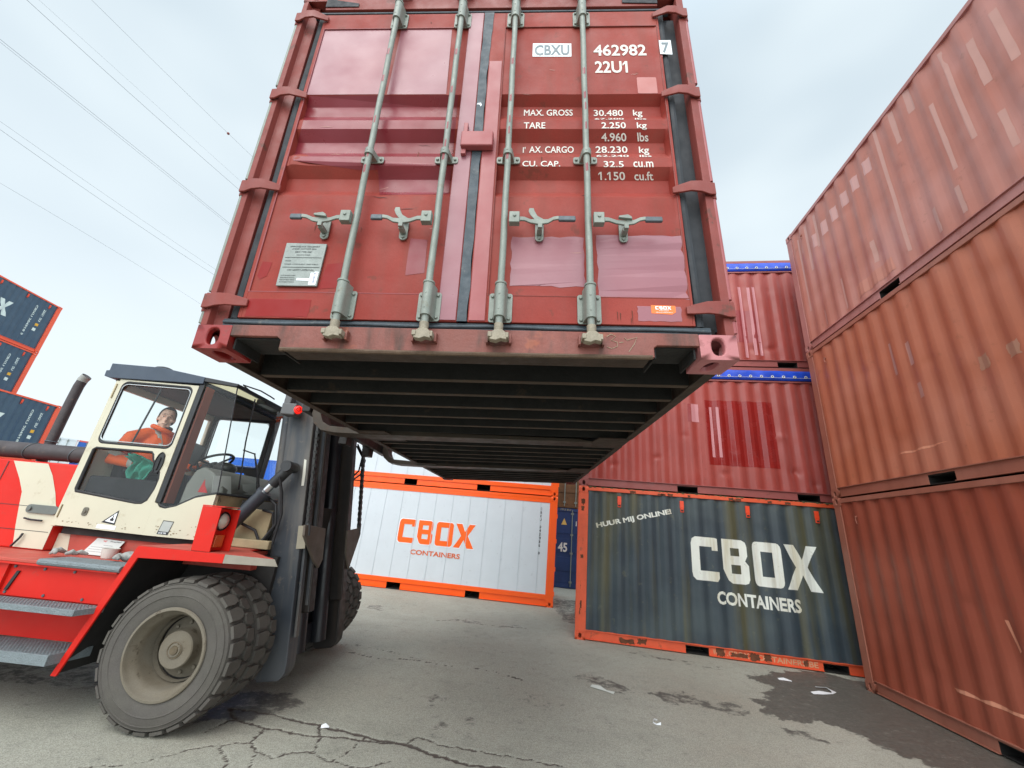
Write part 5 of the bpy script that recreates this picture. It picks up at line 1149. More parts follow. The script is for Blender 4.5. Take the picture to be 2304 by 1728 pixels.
P(MB().box(-.905, -.86, YN + .021, YN + .13, 1.6, 2.82), 'inner_pillar', mat('brown_trim', lin(150, 68, 38), .6, var=.15), CAB)
P(MB().box(-.37, -.345, YN + .016, YF - .016, 1.297, 1.722), 'front_panel', CREAMD, CAB, .004)
b = MB(); b.add([(-.356, YN + .005, 1.73), (-.356, YF - .005, 1.73), (-.52, YF - .005, 2.842), (-.52, YN + .005, 2.842)], [(0, 1, 2, 3)]); b.obj('windshield', GL, CAB, smooth=0)
P(MB().tube([(-.352, YN, 1.73), (-.352, YF, 1.73)], .014, 6), 'windshield_seal', BLK, CAB)
b = MB(); b.prism([(-1.93, 2.818), (-1.995, 2.835), (-2.0, 2.90), (-1.965, 2.905), (-1.968, 2.985), (-1.41, 2.982), (-.882, 2.912), (-.882, 2.835)], YN - .035, YF + .035, 'y'); ROOF = P(b, 'roof', SLAB, CAB, .006)
b = MB(); b.prism([(-.8815, 2.912), (-.8815, 2.865), (-.53, 2.835), (-.50, 2.845), (-.50, 2.868)], YN - .03, YN + .02, 'y'); b.prism([(-.8815, 2.912), (-.8815, 2.865), (-.53, 2.835), (-.50, 2.845), (-.50, 2.868)], YF - .02, YF + .03, 'y'); b.box(-.53, -.50, YN + .021, YF - .021, 2.83, 2.87); P(b, 'front_roof_frame', BLKP, CAB, .004)
b = MB(); b.prism([(-.88, YN + .022), (-.535, YN + .022), (-.535, YF - .022), (-.60, YF - .022)], 2.866, 2.872, 'z'); P(b, 'roof_blind', BLIND, CAB)
b = MB(); b.box(-1.9, -.883, YN + .02, YF - .02, 2.80, 2.815); b.prism([(-.882, YN + .03), (-.602, YF - .021), (-.882, YF - .021)], 2.866, 2.872, 'z'); P(b, 'headliner', mat('dark_headliner', (.03, .026, .024), .9), CAB)
P(MB().ball((-1.60, .72, 3.0), (.12, .12, .07), 16, 8), 'roof_beacon', BLKP, CAB, smooth=180)
P(MB().tube([(-.60, YN + .3, 2.90), (-.62, YN + .2, 2.93), (-.50, YN + .35, 2.92), (-.46, YN + .5, 2.90), (-.45, YN + .56, 2.89)], .008, 6), 'antenna_cable', BLKP, CAB)
P(MB().box(-.62, -.50, YN + .5, YN + .85, 2.80, 2.86), 'work_lamp', BLKP, CAB, .01)
DIRT = mat('splashed_dirt', lin(142, 122, 96), .9, var=.3, scale=20, grain=.4)
R_d = random.Random(5)
def blotch(x, z, r, y, par, m=DIRT):
    n = 9; lay('dirt_splash', poly_bm([[(x + r * R_d.uniform(.4, 1.3) * math.cos(2 * PI * i / n) * 1.6, z + r * R_d.uniform(.4, 1.1) * math.sin(2 * PI * i / n)) for i in range(n)]]), m, lambda u, v: (u, y, v), par)
for k in range(26): blotch(R_d.uniform(-1.78, -.97), 1.325 + abs(R_d.gauss(0, .03)), R_d.uniform(.002, .007), YN - .0162, CAB)
for k in range(18): blotch(R_d.uniform(-.86, -.40), 1.32 + abs(R_d.gauss(0, .05)), R_d.uniform(.002, .008), YN - .0162, CAB)
for k in range(40): blotch(R_d.uniform(-1.9, -.65), R_d.choice([.80, .50]) + abs(R_d.gauss(0, .03)), R_d.uniform(.002, .007), .0593 if k % 2 else .1993, FK, DIRT) if 0 else None
# stickers on the door
b = MB()
YS = YN - .0165
lay('sticker', poly_bm([[(-1.405, 1.318), (-1.215, 1.316), (-1.215, 1.352), (-1.405, 1.356)]]), WHITE2, lambda u, v: (u, YS - .0005, v), CAB)
lay('warning_sign', poly_bm([[(-1.245, 1.495), (-1.375, 1.375), (-1.235, 1.36)], [(-1.254, 1.474), (-1.345, 1.387), (-1.247, 1.376)][::1]]), BLK, lambda u, v: (u, YS - .0007, v), CAB)
lay('warning_sign', poly_bm([[(-1.254, 1.474), (-1.345, 1.387), (-1.247, 1.376)]]), WHITE2, lambda u, v: (u, YS - .0006, v), CAB)
lay('warning_symbol', poly_bm([[(-1.30, 1.395), (-1.265, 1.392), (-1.262, 1.412), (-1.275, 1.42), (-1.272, 1.445), (-1.28, 1.445), (-1.285, 1.42), (-1.298, 1.412)]]), BLK, lambda u, v: (u, YS - .0011, v), CAB)
lay('sticker', poly_bm([[(-.80, 1.318), (-.69, 1.316), (-.672, 1.44), (-.78, 1.444)]]), BLKP, lambda u, v: (u, YS - .0005, v), CAB)
lay('sticker', poly_bm([[(-.79, 1.345), (-.694, 1.343), (-.678, 1.433), (-.774, 1.437)]]), mat('silver_label', lin(170, 172, 168), .35, metal=.3), lambda u, v: (u, YS - .0009, v), CAB)
lay('lettering', text_bm('DCE 100', -.785, -.71, 1.323, 1.338, .02), WHITE2, lambda u, v: (u, YS - .0009, v), CAB)
# inside the cab
b = MB(); b.box(-1.8, -.40, YN + .04, YF - .04, 1.30, 1.32); P(b, 'cab_floor', CHASS, CAB)
b = MB(); b.prism([(-.80, 1.58), (-.79, 1.8), (-.74, 1.95), (-.66, 1.99), (-.56, 1.95), (-.46, 1.87), (-.40, 1.78), (-.385, 1.62), (-.385, 1.4), (-.7, 1.33), (-.78, 1.4)], YN + .10, YF - .08, 'y'); P(b, 'dashboard', mat('dash_grey', lin(138, 138, 132), .6, var=.1, scale=6, grain=.2), CAB, .03)
P(MB().ball((-.86, 1.18, 2.03), (.13, .12, .075), 16, 10), 'instrument_pod', mat('pod_grey', lin(74, 74, 74), .4, var=.1), CAB, smooth=180)
SW = Matrix.Translation((-.98, 1.12, 2.08)) @ Matrix.Rotation(-.55, 4, 'Y')
b = MB(); b.tube([(.205 * math.cos(t), .205 * math.sin(t), 0) for t in np.linspace(0, 2 * PI, 40)], .014, 8, caps=False); [b.tube([(.03 * math.cos(a), .03 * math.sin(a), -.03), (.2 * math.cos(a), .2 * math.sin(a), 0)], .012, 6) for a in (.5, 2.6, -1.57)]; b.cyl((0, 0, -.05), (0, 0, -.01), .045, n=14); b.cyl((0, 0, -.3), (0, 0, -.05), .03, n=12)
P(b, 'steering_wheel', BLKP, CAB, M=SW, smooth=50)
b = MB(); b.box(-.09, .09, -.012, .012, -.11, .11); P(b, 'screen_back', BLKP, CAB, .008, M=Matrix.Translation((-1.0, .82, 2.13)) @ Matrix.Rotation(.28, 4, 'Y') @ Matrix.Rotation(.15, 4, 'Z'))
b = MB(); b.tube([(-.94, .83, 2.05), (-.93, .9, 1.95), (-.95, .95, 1.8)], .012, 6); P(b, 'screen_stalk', BLKP, CAB)
SEATB = mat('seat_black', (.018, .018, .022), .75, var=.3, scale=8, bump=.2)
b = MB(); b.box(-1.72, -1.22, .78, 1.34, 1.62, 1.78); b.box(-1.66, -1.3, .86, 1.26, 1.33, 1.62); P(b, 'seat', SEATB, CAB, .04)
b = MB(); b.box(-.07, .07, -.27, .27, 0, .55); P(b, 'seat_back', SEATB, CAB, .05, M=Matrix.Translation((-1.74, 1.06, 1.76)) @ Matrix.Rotation(-.12, 4, 'Y'))
b = MB(); b.box(-1.62, -1.20, .72, .79, 1.86, 1.91); P(b, 'armrest', SEATB, CAB, .02)
b = MB(); b.box(-1.76, -1.02, YN + .05, YN + .09, 1.58, 1.80); P(b, 'door_pocket', SEATB, CAB, .02)
for pts in ([(-.50, .80, 2.80), (-.47, .83, 2.3), (-.41, .87, 1.80)], [(-.47, .83, 2.22), (-.40, .95, 2.20)], [(-.40, .93, 2.21), (-.345, 1.02, 1.95), (-.33, 1.10, 1.74)], [(-.42, .96, 2.21), (-.35, 1.06, 1.95), (-.335, 1.15, 1.74)]):
    P(MB().tube(pts, .0075, 6), 'wiper', BLKP, CAB)
P(MB().prism([(-.55, .03), (-.52, .0), (-.44, .05), (-.47, .16), (-.53, .2)], 0, .012, 'y', M=Matrix.Translation((.62, .9, 2.30))), 'mirror', BLKP, FK)
P(MB().tube([(.02, .86, 2.75), (.04, .86, 2.3), (.08, .84, 1.9)], .014, 6), 'mirror_arm', BLKP, FK)
# things lying about in and on the truck
TEAL = mat('teal_cloth', lin(54, 150, 128), .85, var=.12, scale=8, bump=.3, bscale=20)
def world_mesh(mb, name, m, label, cat, smooth=60, bevel=0, fix=False):
    o = mb.obj(name, m, None, bevel, smooth, fix); o.matrix_world = MT; return tag(o, label, cat)
b = MB(); nu, nv = 44, 28
for j in range(nv):
    for i in range(nu):
        u, v = i / (nu - 1), j / (nv - 1); wdt = .27 - .15 * v + .03 * math.sin(v * 7)
        b.v.append((-1.46 + .05 * v * (1 + u) + u * wdt + .02 * math.sin(j * .5), YN + .115 + .026 * math.sin(u * 22 + v * 5) + .014 * math.sin(v * 14 + u * 9) + .006 * math.sin(u * 51) - (.10 * max(0, .15 - v) / .15), 2.015 - v * (.36 + .07 * math.sin(u * 9 + 1)) + .03 * math.sin(u * 4) - .12 * max(0, .4 - u) * v))
for j in range(nv - 1):
    for i in range(nu - 1): b.f.append((j * nu + i, j * nu + i + 1, (j + 1) * nu + i + 1, (j + 1) * nu + i))
o = world_mesh(b, 'cloth', TEAL, 'teal cloth hanging inside the lower window of the forklift cab', 'cloth', 180); s_ = o.modifiers.new('solid', 'SOLIDIFY'); s_.thickness = .004
PAP = mat('paper', lin(206, 208, 204), .7, var=.03)
def sheet(name, q, label, cat='paper', m=PAP):
    b = MB(); n_ = (Vector(q[1]) - Vector(q[0])).cross(Vector(q[2]) - Vector(q[0])).normalized() * .0025
    b.v = [tuple(Vector(a)) for a in q] + [tuple(Vector(a) + n_) for a in q]; b.f = [(0, 1, 2, 3), (7, 6, 5, 4), (0, 4, 5, 1), (1, 5, 6, 2), (2, 6, 7, 3), (3, 7, 4, 0)]
    return world_mesh(b, name, m, label, cat, 0)
sheet('paper_sheet', [(-.47, .52, 1.90), (-.44, .53, 1.74), (-.385, .74, 1.74), (-.42, .70, 1.92)], 'white printed sheet leaning against the cab glass above the headlamp box')
sheet('paper_sheet', [(-.44, .95, 1.86), (-.40, .95, 1.76), (-.39, 1.2, 1.76), (-.43, 1.22, 1.90)], 'white paper on the dashboard nearest the mast')
sheet('paper_sheet', [(-1.50, .575, 1.73), (-1.52, .575, 1.64), (-1.24, .575, 1.61), (-1.28, .575, 1.72)], 'white paper in the lower door window under the teal cloth')
tri = sheet('safety_triangle', [(-.55, .53, 1.86), (-.58, .53, 1.73), (-.48, .53, 1.73), (-.53, .53, 1.80)], 'small red triangle behind the glass of the cab corner', 'warning triangle', mat('triangle_red', lin(196, 40, 44), .4))
BD = sheet('printed_board', [(-1.50, .54, 1.078), (-1.20, .54, 1.078), (-1.16, .585, 1.215), (-1.44, .585, 1.225)], 'white printed board propped on the red walkway below the cab door', 'sign board')
INK = mat('ink_dark', (.04, .04, .05), .6); INR = mat('ink_red', lin(200, 44, 40), .6)
def bf(u, v): 
    a = Vector((-1.50, .54, 1.078)); X_ = Vector((.30, 0, 0)); Z_ = Vector((.05, .045, .142)); p = a + X_ * u + Z_ * v; return (p.x, p.y - .0035, p.z)
lay('board_text', text_bm('DE KRONE', .05, .42, .82, .93, .03), INR, bf, BD); lay('board_text', text_bm('Stapler', .52, .9, .84, .93, .02), INK, bf, BD)
for k in range(4): lay('board_line', poly_bm([[(.08, .2 + k * .14), (.85 - .1 * (k % 2), .2 + k * .14), (.85 - .1 * (k % 2), .215 + k * .14), (.08, .215 + k * .14)]]), INK, bf, BD)
b = MB(); b.lathe([(0, 1.072), (.05, 1.074), (.058, 1.10), (.062, 1.145), (.066, 1.16), (.06, 1.158), (.056, 1.10), (0, 1.085)], 24, M=Matrix.Translation((-1.16, .47, 0)), ax='z')
world_mesh(b, 'mug', mat('off_white_plastic', lin(206, 206, 198), .5, var=.05), 'off white plastic tub on the walkway beside the printed board', 'tub')
GLV = mat('grey_fabric', lin(150, 150, 146), .85, var=.15, scale=20, bump=.2)
for (cx_, cy_, lb, sd_) in ((-1.36, .30, 'crumpled pale grey rag at the left end of the walkway tread', 1), (-.80, .26, 'heap of pale work gloves on the walkway by the fender', 2)):
    b = MB(); R_ = random.Random(sd_)
    for k in range(7 if sd_ == 2 else 4):
        a = R_.uniform(0, 6.28); x = cx_ + R_.uniform(-.10, .10); y = cy_ + R_.uniform(-.05, .05); L0 = R_.uniform(.04, .09); z = 1.098 + R_.uniform(0, .03 if sd_ == 2 else .01)
        b.tube([(x - L0 * math.cos(a), y - L0 * math.sin(a), z), (x, y, z + R_.uniform(.01, .03)), (x + L0 * math.cos(a), y + L0 * math.sin(a), z)], [.012, .024, .012], 8)
    if sd_ == 2: b.ball((cx_ - .02, cy_ + .05, 1.125), (.07, .06, .045), 12, 8)
    o = world_mesh(b, 'work_gloves' if sd_ == 2 else 'rag', GLV, lb, 'gloves' if sd_ == 2 else 'rag', 180)
    r_ = o.modifiers.new('remesh', 'REMESH'); r_.mode = 'VOXEL'; r_.voxel_size = .006; r_.use_smooth_shade = True

# tilt cylinder, hoses
b = MB(); b.cyl((-.22, .60, 1.42), (.03, .60, 1.77), .064, n=24); b.cyl((.025, .60, 1.763), (.05, .60, 1.798), .073, n=24); TC = P(b, 'tilt_cylinder', mat('cylinder_black', lin(48, 52, 60), .4, var=.1, scale=5), smooth=40)
P(MB().cyl((.04, .60, 1.785), (.15, .60, 1.94), .036, n=18), 'piston_rod', CHROME, TC, smooth=60)
b = MB(); b.cyl((.10, .60, 1.87), (.24, .60, 2.06), .054, n=18); b.cyl((.23, .52, 2.06), (.23, .70, 2.06), .055, n=18); P(b, 'clevis', BLKP, TC, smooth=40)
for i, pts in enumerate(([(.05, .66, 1.75), (.16, .66, 1.68), (.2, .68, 1.5), (.12, .68, 1.35), (.05, .68, 1.28)], [(.02, .7, 1.62), (.13, .7, 1.6), (.17, .72, 1.45), (.1, .72, 1.3)], [(.18, .55, 1.95), (.22, .6, 1.8), (.24, .66, 1.6), (.22, .68, 1.3)], [(-.2, .65, 1.5), (0, .7, 1.42), (.1, .72, 1.26)])):
    P(MB().tube([tuple(Vector(pts[0]))] + [tuple(Vector(p)) for p in pts[1:]], .014, 8), 'hose', BLK)
b = MB(); b.box(-.34, .1, .74, .80, 1.26, 1.62); b.box(-.30, .22, .62, .68, 1.26, 1.34); P(b, 'valve_block', CREAMD, bevel=.01)
b = MB(); b.box(-.3, .34, .82, 2.0, 1.2, 1.7); P(b, 'mast_support', CHASS)

# mast, tilted back
TILT = .150
MM = Matrix.Translation((.50, 0, .2)) @ Matrix.Rotation(-TILT, 4, 'Y') @ Matrix.Translation((-.50, 0, -.2))
MAST = empty('mast'); MAST.parent = FK; MAST.matrix_basis = MM
def rail(y0, y1, x0, x1, z0, z1, m, foot=False):
    b = MB()
    if foot: b.prism([(x0, z0 + .02), (x0 + .03, z0 - .02), (x1 - .06, z0 - .02), (x1 - .01, z0 + .04), (x1, z0 + .12), (x1, z1), (x0, z1)], y0, y1, 'y')
    else: b.box(x0, x1, y0, y1, z0, z1)
    return P(b, 'rail', m, MAST, .012)
rail(.75, .93, .34, .63, .19, 4.3, MASTG, True); rail(1.87, 2.05, .34, .63, .19, 4.3, MASTD, True)
rail(.94, 1.06, .42, .70, .68, 5.0, MASTD); rail(1.74, 1.86, .42, .70, .68, 5.0, MASTD)
b = MB(); b.box(.655, .685, .93, 1.02, .75, 5.0); b.box(.655, .685, 1.78, 1.87, .75, 5.0); b.box(.64, .665, .80, .86, .5, 2.0); P(b, 'rail_lip', MASTG, MAST, .004)
for y in (1.16, 1.64): P(MB().cyl((.50, y, .3), (.50, y, 4.6), .085, n=20), 'lift_cylinder', MASTB, MAST, smooth=60)
P(MB().cyl((.30, .82, 1.95), (.30, .82, 4.3), .055, n=18), 'side_pipe', MASTG, MAST, smooth=60)
for z in (.3, 1.3, 2.6, 3.8): P(MB().box(.36, .46, .94, 1.86, z, z + .2), 'crossbeam', MASTB, MAST, .01)
P(MB().box(.34, .36, .93, 1.87, .26, 3.6), 'mast_gap_filler', MASTB, MAST)  # black sheet added to darken the opening between the rails
for s_, ya, yb in ((1, .63, 1.09), (-1, 1.71, 2.17)):
    q = [(ya, 1.50), (ya + .10, 1.50), (yb, 1.47), (yb, 1.16), (yb - .08, 1.08), (yb - .2, 1.15), (ya, 1.40)] if s_ > 0 else [(yb, 1.54), (yb - .1, 1.48), (ya, 1.45), (ya, 1.2), (ya + .12, 1.0), (yb - .03, 1.38)]
    P(MB().prism(q, .70, .725, 'x'), 'chain_plate', mat('plate_brown', lin(98, 88, 78), .6, var=.15, scale=5, grain=.2), MAST, .006)
for y, zt_ in ((.715, 4.0), (2.115, 4.0)):
    b = MB(); z = 1.50; i = 0
    while z < zt_:
        if i % 2 == 0: b.box(.690, .730, y - .024, y + .024, z, z + .040)
        else: b.box(.698, .722, y - .034, y + .034, z - .012, z + .052)
        z += .036; i += 1
    P(b, 'chain', mat('chain_dark', (.018, .017, .016), .5, var=.3, grain=.2), MAST, 0, smooth=0)
    P(MB().cyl((.71, y, 1.40), (.71, y, 1.52), .026, n=10), 'chain_anchor', MASTG, MAST)
P(MB().box(.60, .69, .735, .7495, 1.28, 1.50), 'anchor_block', mat('anchor_cream', lin(150, 142, 124), .6, grain=.2), MAST, .004)
lay('sticker', poly_bm([[(.575, 1.90), (.602, 1.90), (.605, 2.02), (.600, 2.17), (.575, 2.18)]]), mat('torn_label', lin(214, 212, 200), .6, var=.05), lambda u, v: (u, .748, v), MAST)
for pts in ([(.60, 2.12, 2.60), (.66, 2.2, 2.45), (.64, 2.16, 2.25), (.58, 2.06, 2.14)], [(.62, 2.10, 2.62), (.70, 2.22, 2.40), (.66, 2.18, 2.2), (.56, 2.05, 2.08)]): P(MB().tube(pts, .012, 6), 'hose', BLK, MAST)
# carriage and forks, level with the load
b = MB(); b.box(.56, .64, -.05, 2.32, 2.50, 2.66); b.box(.56, .64, -.05, 2.32, 3.05, 3.25); b.box(.50, .60, .95, 1.1, 2.4, 3.3); b.box(.50, .60, 1.7, 1.85, 2.4, 3.3); CAR = P(b, 'carriage', MASTD, bevel=.01)
for yc in (.071, 2.12):
    dy = .10; zc = 2.352 if yc < 1 else 2.392
    k_ = .0495
    out_ = [(.655, zc + 1.0), (.655, zc + .14), (.69, zc + .055), (.77, zc - .005), (.9, zc - .018), (1.2, zc - .01), (3.1, zc + .085), (3.25, zc + .10), (3.1, zc + .115), (1.2, zc + .035), (.84, zc + .04), (.77, zc + .075), (.735, zc + .15), (.735, zc + 1.0)]
    P(MB().prism(out_, yc - dy, yc + dy, 'y'), 'fork', mat('fork_steel', lin(72, 63, 54), .55, metal=.3, var=.2, scale=5, grain=.3, spots=lin(90, 60, 44), spotamt=.5), bevel=.004)
# red warning lamp
b = MB(); b.box(-.02, .14, .56, .70, 2.60, 2.73); b.box(-.05, .03, .62, .72, 2.73, 2.84); WL = P(b, 'lamp_housing', mat('lamp_grey', lin(96, 96, 98), .5, grain=.1), bevel=.015)
M_ = Matrix.Translation((.165, .575, 2.665)) @ Matrix.Rotation(-.95, 4, 'Z')
P(MB().lathe([(0, .02), (.032, .016), (.043, .0), (.043, -.03)], 24, M=M_, ax='x'), 'red_lens', mat('red_lens', lin(236, 20, 10), .3, var=.02, emit=(1, .02, .01, .55)), WL, smooth=60)
P(MB().lathe([(.016, .0), (.024, .0)], 20, M=M_ @ Matrix.Translation((.0215, 0, 0)), ax='x'), 'lens_ring', mat('lens_ring', (.25, .01, .005), .4), WL)
P(MB().tube([(-.04, .66 + .035 * math.sin(t), 2.78 + .045 * math.cos(t)) for t in np.linspace(0, 2 * PI, 18)], .006, 5), 'lamp_cable', BLK, WL)

# ---------------------------------------------------------------- the driver
SKIN = mat('skin', lin(240, 194, 172), .5, var=.06, scale=12, spec=.35); HIVIS = mat('hi_vis_orange', lin(255, 98, 8), .6, var=.12, scale=9, bump=.9, bscale=16)
REFL = mat('reflective_tape', lin(168, 168, 160), .45, var=.08, scale=20); HAIR = mat('dark_hair', lin(46, 38, 32), .7, var=.3, scale=60, bump=.5, bscale=120); DRK = mat('dark_fleece', (.016, .017, .024), .9)
TRS = mat('navy_trousers', (.018, .024, .045), .85, var=.1)
HC = Vector((-1.525, .90, 2.503)); yaw_ = math.atan2(-.74, .67) + PI / 2
HM = Matrix.Translation(HC) @ Matrix.Rotation(yaw_, 4, 'Z') @ Matrix.Rotation(-.03, 4, 'X') @ Matrix.Rotation(.04, 4, 'Y') @ Matrix.Diagonal((1.04, 1.04, 1.13, 1))   # face looks along local -Y
b = MB()
b.ball((0, .012, .035), (.074, .092, .088), 20, 14, HM); b.ball((0, -.018, -.042), (.056, .070, .078), 18, 12, HM); b.ball((0, -.052, -.088), (.030, .030, .026), 12, 8, HM)
b.tube([(0, -.082, .022), (0, -.098, -.004), (0, -.112, -.026), (0, -.094, -.036)], [.009, .011, .014, .011], 8, M=HM)
b.tube([(-.044, -.078, .030), (-.02, -.088, .026), (0, -.084, .024), (.02, -.088, .026), (.044, -.078, .030)], .0095, 8, M=HM)
b.tube([(-.022, -.082, -.060), (0, -.090, -.058), (.022, -.082, -.060)], .008, 8, M=HM); b.tube([(-.018, -.078, -.072), (0, -.086, -.074), (.018, -.078, -.072)], .008, 8, M=HM)
for s_ in (-1, 1): b.ball((s_ * .050, -.060, -.02), (.018, .018, .02), 10, 8, HM); b.ball((s_ * .075, .012, -.002), (.010, .020, .032), 10, 8, HM); b.ball((s_ * .035, -.045, -.075), (.022, .03, .02), 10, 8, HM)
b.tube([tuple(HM @ Vector((0, .02, -.05))), (-1.545, .925, 2.38), (-1.56, .935, 2.32)], [.052, .055, .07], 14)
b.tube([(-1.56, .94, 2.36), (-1.57, .95, 2.2), (-1.55, .98, 1.90), (-1.50, 1.0, 1.80)], [.08, .13, .13, .14], 16)
for sh, el, wr in (((-1.65, .745, 2.24), (-1.71, .68, 1.985), (-1.36, .72, 1.965)), ((-1.53, 1.13, 2.28), (-1.38, 1.22, 2.0), (-1.14, 1.12, 2.06))):
    b.tube([(-1.56, .94, 2.305), sh, el, wr], [.06, .055, .042, .028], 12)
    d_ = (Vector(wr) - Vector(el)).normalized(); p = Vector(wr) + d_ * .05
    b.ball(tuple(p), (.042, .038, .022), 12, 8)
    side = d_.cross(Vector((0, 0, 1))).normalized()
    for f_, ln in ((-.030, .055), (-.010, .068), (.010, .064), (.030, .050)):
        q = p + d_ * .03 + side * f_
        b.tube([tuple(q), tuple(q + d_ * ln * .6 + Vector((0, 0, .008))), tuple(q + d_ * ln * .85 + Vector((0, 0, -.022)))], [.010, .009, .008], 8)
    q = p - side * .03; b.tube([tuple(q), tuple(q - side * .022 + d_ * .02), tuple(q - side * .02 + d_ * .045 + Vector((0, 0, -.012)))], [.012, .010, .009], 8)
for s_ in (-1, 1): b.tube([(-1.50, 1.0 + s_ * .08, 1.82), (-1.10, 1.0 + s_ * .12, 1.84), (-1.04, 1.0 + s_ * .12, 1.42), (-.95, 1.0 + s_ * .12, 1.37)], [.085, .065, .05, .04], 12)
PER_ = b.mesh('person'); po = link('person', PER_, SKIN, None, smooth=180); po.matrix_world = MT; tag(po, 'driver in an orange hi-vis jacket sitting in the forklift cab, looking at us', 'person')
r_ = po.modifiers.new('remesh', 'REMESH'); r_.mode = 'VOXEL'; r_.voxel_size = .0065; r_.use_smooth_shade = True; q_ = po.modifiers.new('smooth', 'SMOOTH'); q_.factor = .5; q_.iterations = 2
def rm(o, v=.009, it=2):
    r_ = o.modifiers.new('remesh', 'REMESH'); r_.mode = 'VOXEL'; r_.voxel_size = v; r_.use_smooth_shade = True; q_ = o.modifiers.new('smooth', 'SMOOTH'); q_.factor = .5; q_.iterations = it; return o
b = MB(); b.tube([(-1.55, .93, 2.40), (-1.56, .94, 2.34), (-1.575, .95, 2.24), (-1.58, .96, 2.1), (-1.57, .97, 1.95), (-1.52, 1.0, 1.80)], [.068, .10, .165, .18, .175, .175], 18)
for sh, el, wr in (((-1.665, .735, 2.235), (-1.72, .675, 1.985), (-1.36, .72, 1.965)), ((-1.49, 1.15, 2.25), (-1.38, 1.22, 2.0), (-1.16, 1.125, 2.055))):
    pts = [(-1.565, .93, 2.325), tuple((Vector((-1.565, .94, 2.335)) + Vector(sh)) / 2 + Vector((0, 0, .012))), sh, tuple((Vector(sh) + Vector(el)) / 2), el, tuple((Vector(wr) + Vector(el)) / 2), wr]
    b.tube(pts, [.075, .080, .084, .078, .070, .064, .052], 14)
rm(P(b, 'jacket', HIVIS, po, smooth=180))
JM = po.children[-1]
b = MB(); b.tube([(-1.54 + .098 * math.cos(t), .925 + .094 * math.sin(t), 2.375 + .03 * math.cos(t + 2.6)) for t in np.linspace(0, 2 * PI, 24)], .026, 8); rm(P(b, 'collar', HIVIS, po), .007)
b = MB(); b.tube([(-1.532 + .058 * math.cos(t), .918 + .056 * math.sin(t), 2.41 + .01 * math.cos(t)) for t in np.linspace(0, 2 * PI, 24)] if False else [(-1.528 + .066 * math.cos(t), .912 + .064 * math.sin(t), 2.385 + .012 * math.cos(t)) for t in np.linspace(0, 2 * PI, 24)], .024, 8); rm(P(b, 'fleece', DRK, po), .006)
def ring(c, n_, r, w_, nm='reflective_band'):
    n_ = Vector(n_).normalized(); c = Vector(c); b = MB(); b.cyl(c - n_ * w_ / 2, c + n_ * w_ / 2, r, n=22, caps=False); P(b, nm, REFL, po, smooth=180)
ring((-1.708, .69, 2.04), (-.055, -.06, -.25), .081, .055); ring((-1.50, .704, 1.972), (.36, .045, -.02), .071, .05); ring((-1.28 - .0, 1.17, 2.03), (.22, -.09, .05), .064, .05)
ring((-1.565, .975, 1.93), (-.1, -.1, 1), .178, .05)
for s_ in (-1, 1):
    c0 = Vector((-1.595, .955 + s_ * .115, 2.27)); b = MB()
    pts = [(-1.72, .955 + s_ * .12, 2.15), (-1.68, .955 + s_ * .12, 2.30), (-1.59, .95 + s_ * .115, 2.38), (-1.49, .945 + s_ * .11, 2.34), (-1.42, .945 + s_ * .105, 2.22), (-1.412, .95 + s_ * .105, 2.05), (-1.405, .955 + s_ * .105, 1.95)]
    for x, y, z in pts: b.v += [(x, y - .024, z + (.0 if s_ > 0 else -.016)), (x, y + .024, z + (-.016 if s_ > 0 else .0))]
    for i in range(len(pts) - 1): b.f.append((2 * i, 2 * i + 1, 2 * i + 3, 2 * i + 2))
    o = P(b, 'reflective_strap', REFL, po, smooth=180); m_ = o.modifiers.new('solid', 'SOLIDIFY'); m_.thickness = .006; m_ = o.modifiers.new('wrap', 'SHRINKWRAP'); m_.target = JM; m_.offset = .004; m_.wrap_method = 'NEAREST_SURFACEPOINT'
b = MB(); b.tube([(-1.50, 1.0, 1.82), (-1.40, 1.0, 1.83)], [.15, .12], 14)
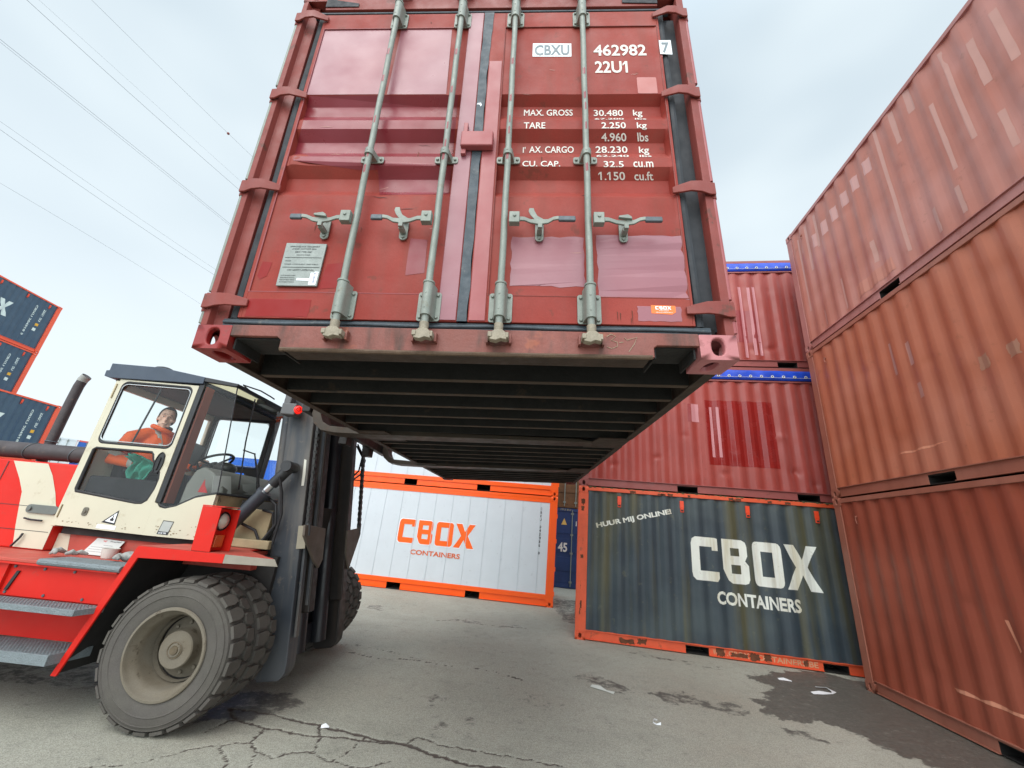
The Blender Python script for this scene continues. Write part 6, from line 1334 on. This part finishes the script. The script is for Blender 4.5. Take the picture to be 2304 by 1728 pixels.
for s_ in (-1, 1): b.tube([(-1.48, 1.0 + s_ * .09, 1.83), (-1.10, 1.0 + s_ * .12, 1.85), (-1.03, 1.0 + s_ * .12, 1.45)], [.095, .08, .06], 12)
rm(P(b, 'trousers', TRS, po), .012)
# hair: a cap of points above and behind the face
b = MB(); n1, n2 = 30, 18
for j in range(n2):
    for i in range(n1):
        th = 2 * PI * i / n1; f_ = .5 + .5 * math.cos(th - PI / 2)       # 1 at the back, 0 at the face
        low = .078 * (1 - f_) - .055 * f_ if f_ < .999 else -.055
        low = (.088 if f_ < .14 else .088 - .09 * min(1, (f_ - .14) / .2)) if f_ < .34 else -.002 - .045 * min(1, (f_ - .34) / .5)
        ph = PI / 2 * (1 - j / (n2 - 1)); zt = .128; z = low - .035 + (zt - low) * math.sin(ph)
        z_ = max(-1, min(1, z / .095)); rr = math.sqrt(max(0, 1 - z_ * z_)) if z > 0 else 1
        b.v.append(tuple(HM @ Vector((.0795 * rr * math.cos(th), .014 + .0975 * rr * math.sin(th), .035 + z))))
for j in range(n2 - 1):
    for i in range(n1): b.f.append((j * n1 + i, j * n1 + (i + 1) % n1, (j + 1) * n1 + (i + 1) % n1, (j + 1) * n1 + i))
P(b, 'hair', HAIR, po, smooth=180)
for s_ in (-1, 1):
    P(MB().ball((s_ * .030, -.0775, .008), (.0115, .007, .0055), 12, 8, HM), 'eye', mat('eye_white', lin(214, 206, 200), .3), po, smooth=180)
    P(MB().ball((s_ * .030 - .002, -.0835, .008), (.0050, .0030, .0050), 10, 8, HM), 'iris', mat('iris', (.03, .025, .02), .2), po, smooth=180)
    P(MB().tube([(s_ * .014, -.0915, .0255), (s_ * .030, -.0925, .031), (s_ * .048, -.080, .026)], [.003, .0042, .002], 6, M=HM), 'eyebrow', HAIR, po, smooth=180)
P(MB().tube([(-.024, -.0875, -.0655), (0, -.0955, -.0665), (.024, -.0875, -.0655)], [.0015, .003, .0015], 6, M=HM), 'lips', mat('lips', lin(138, 78, 70), .5), po, smooth=180)
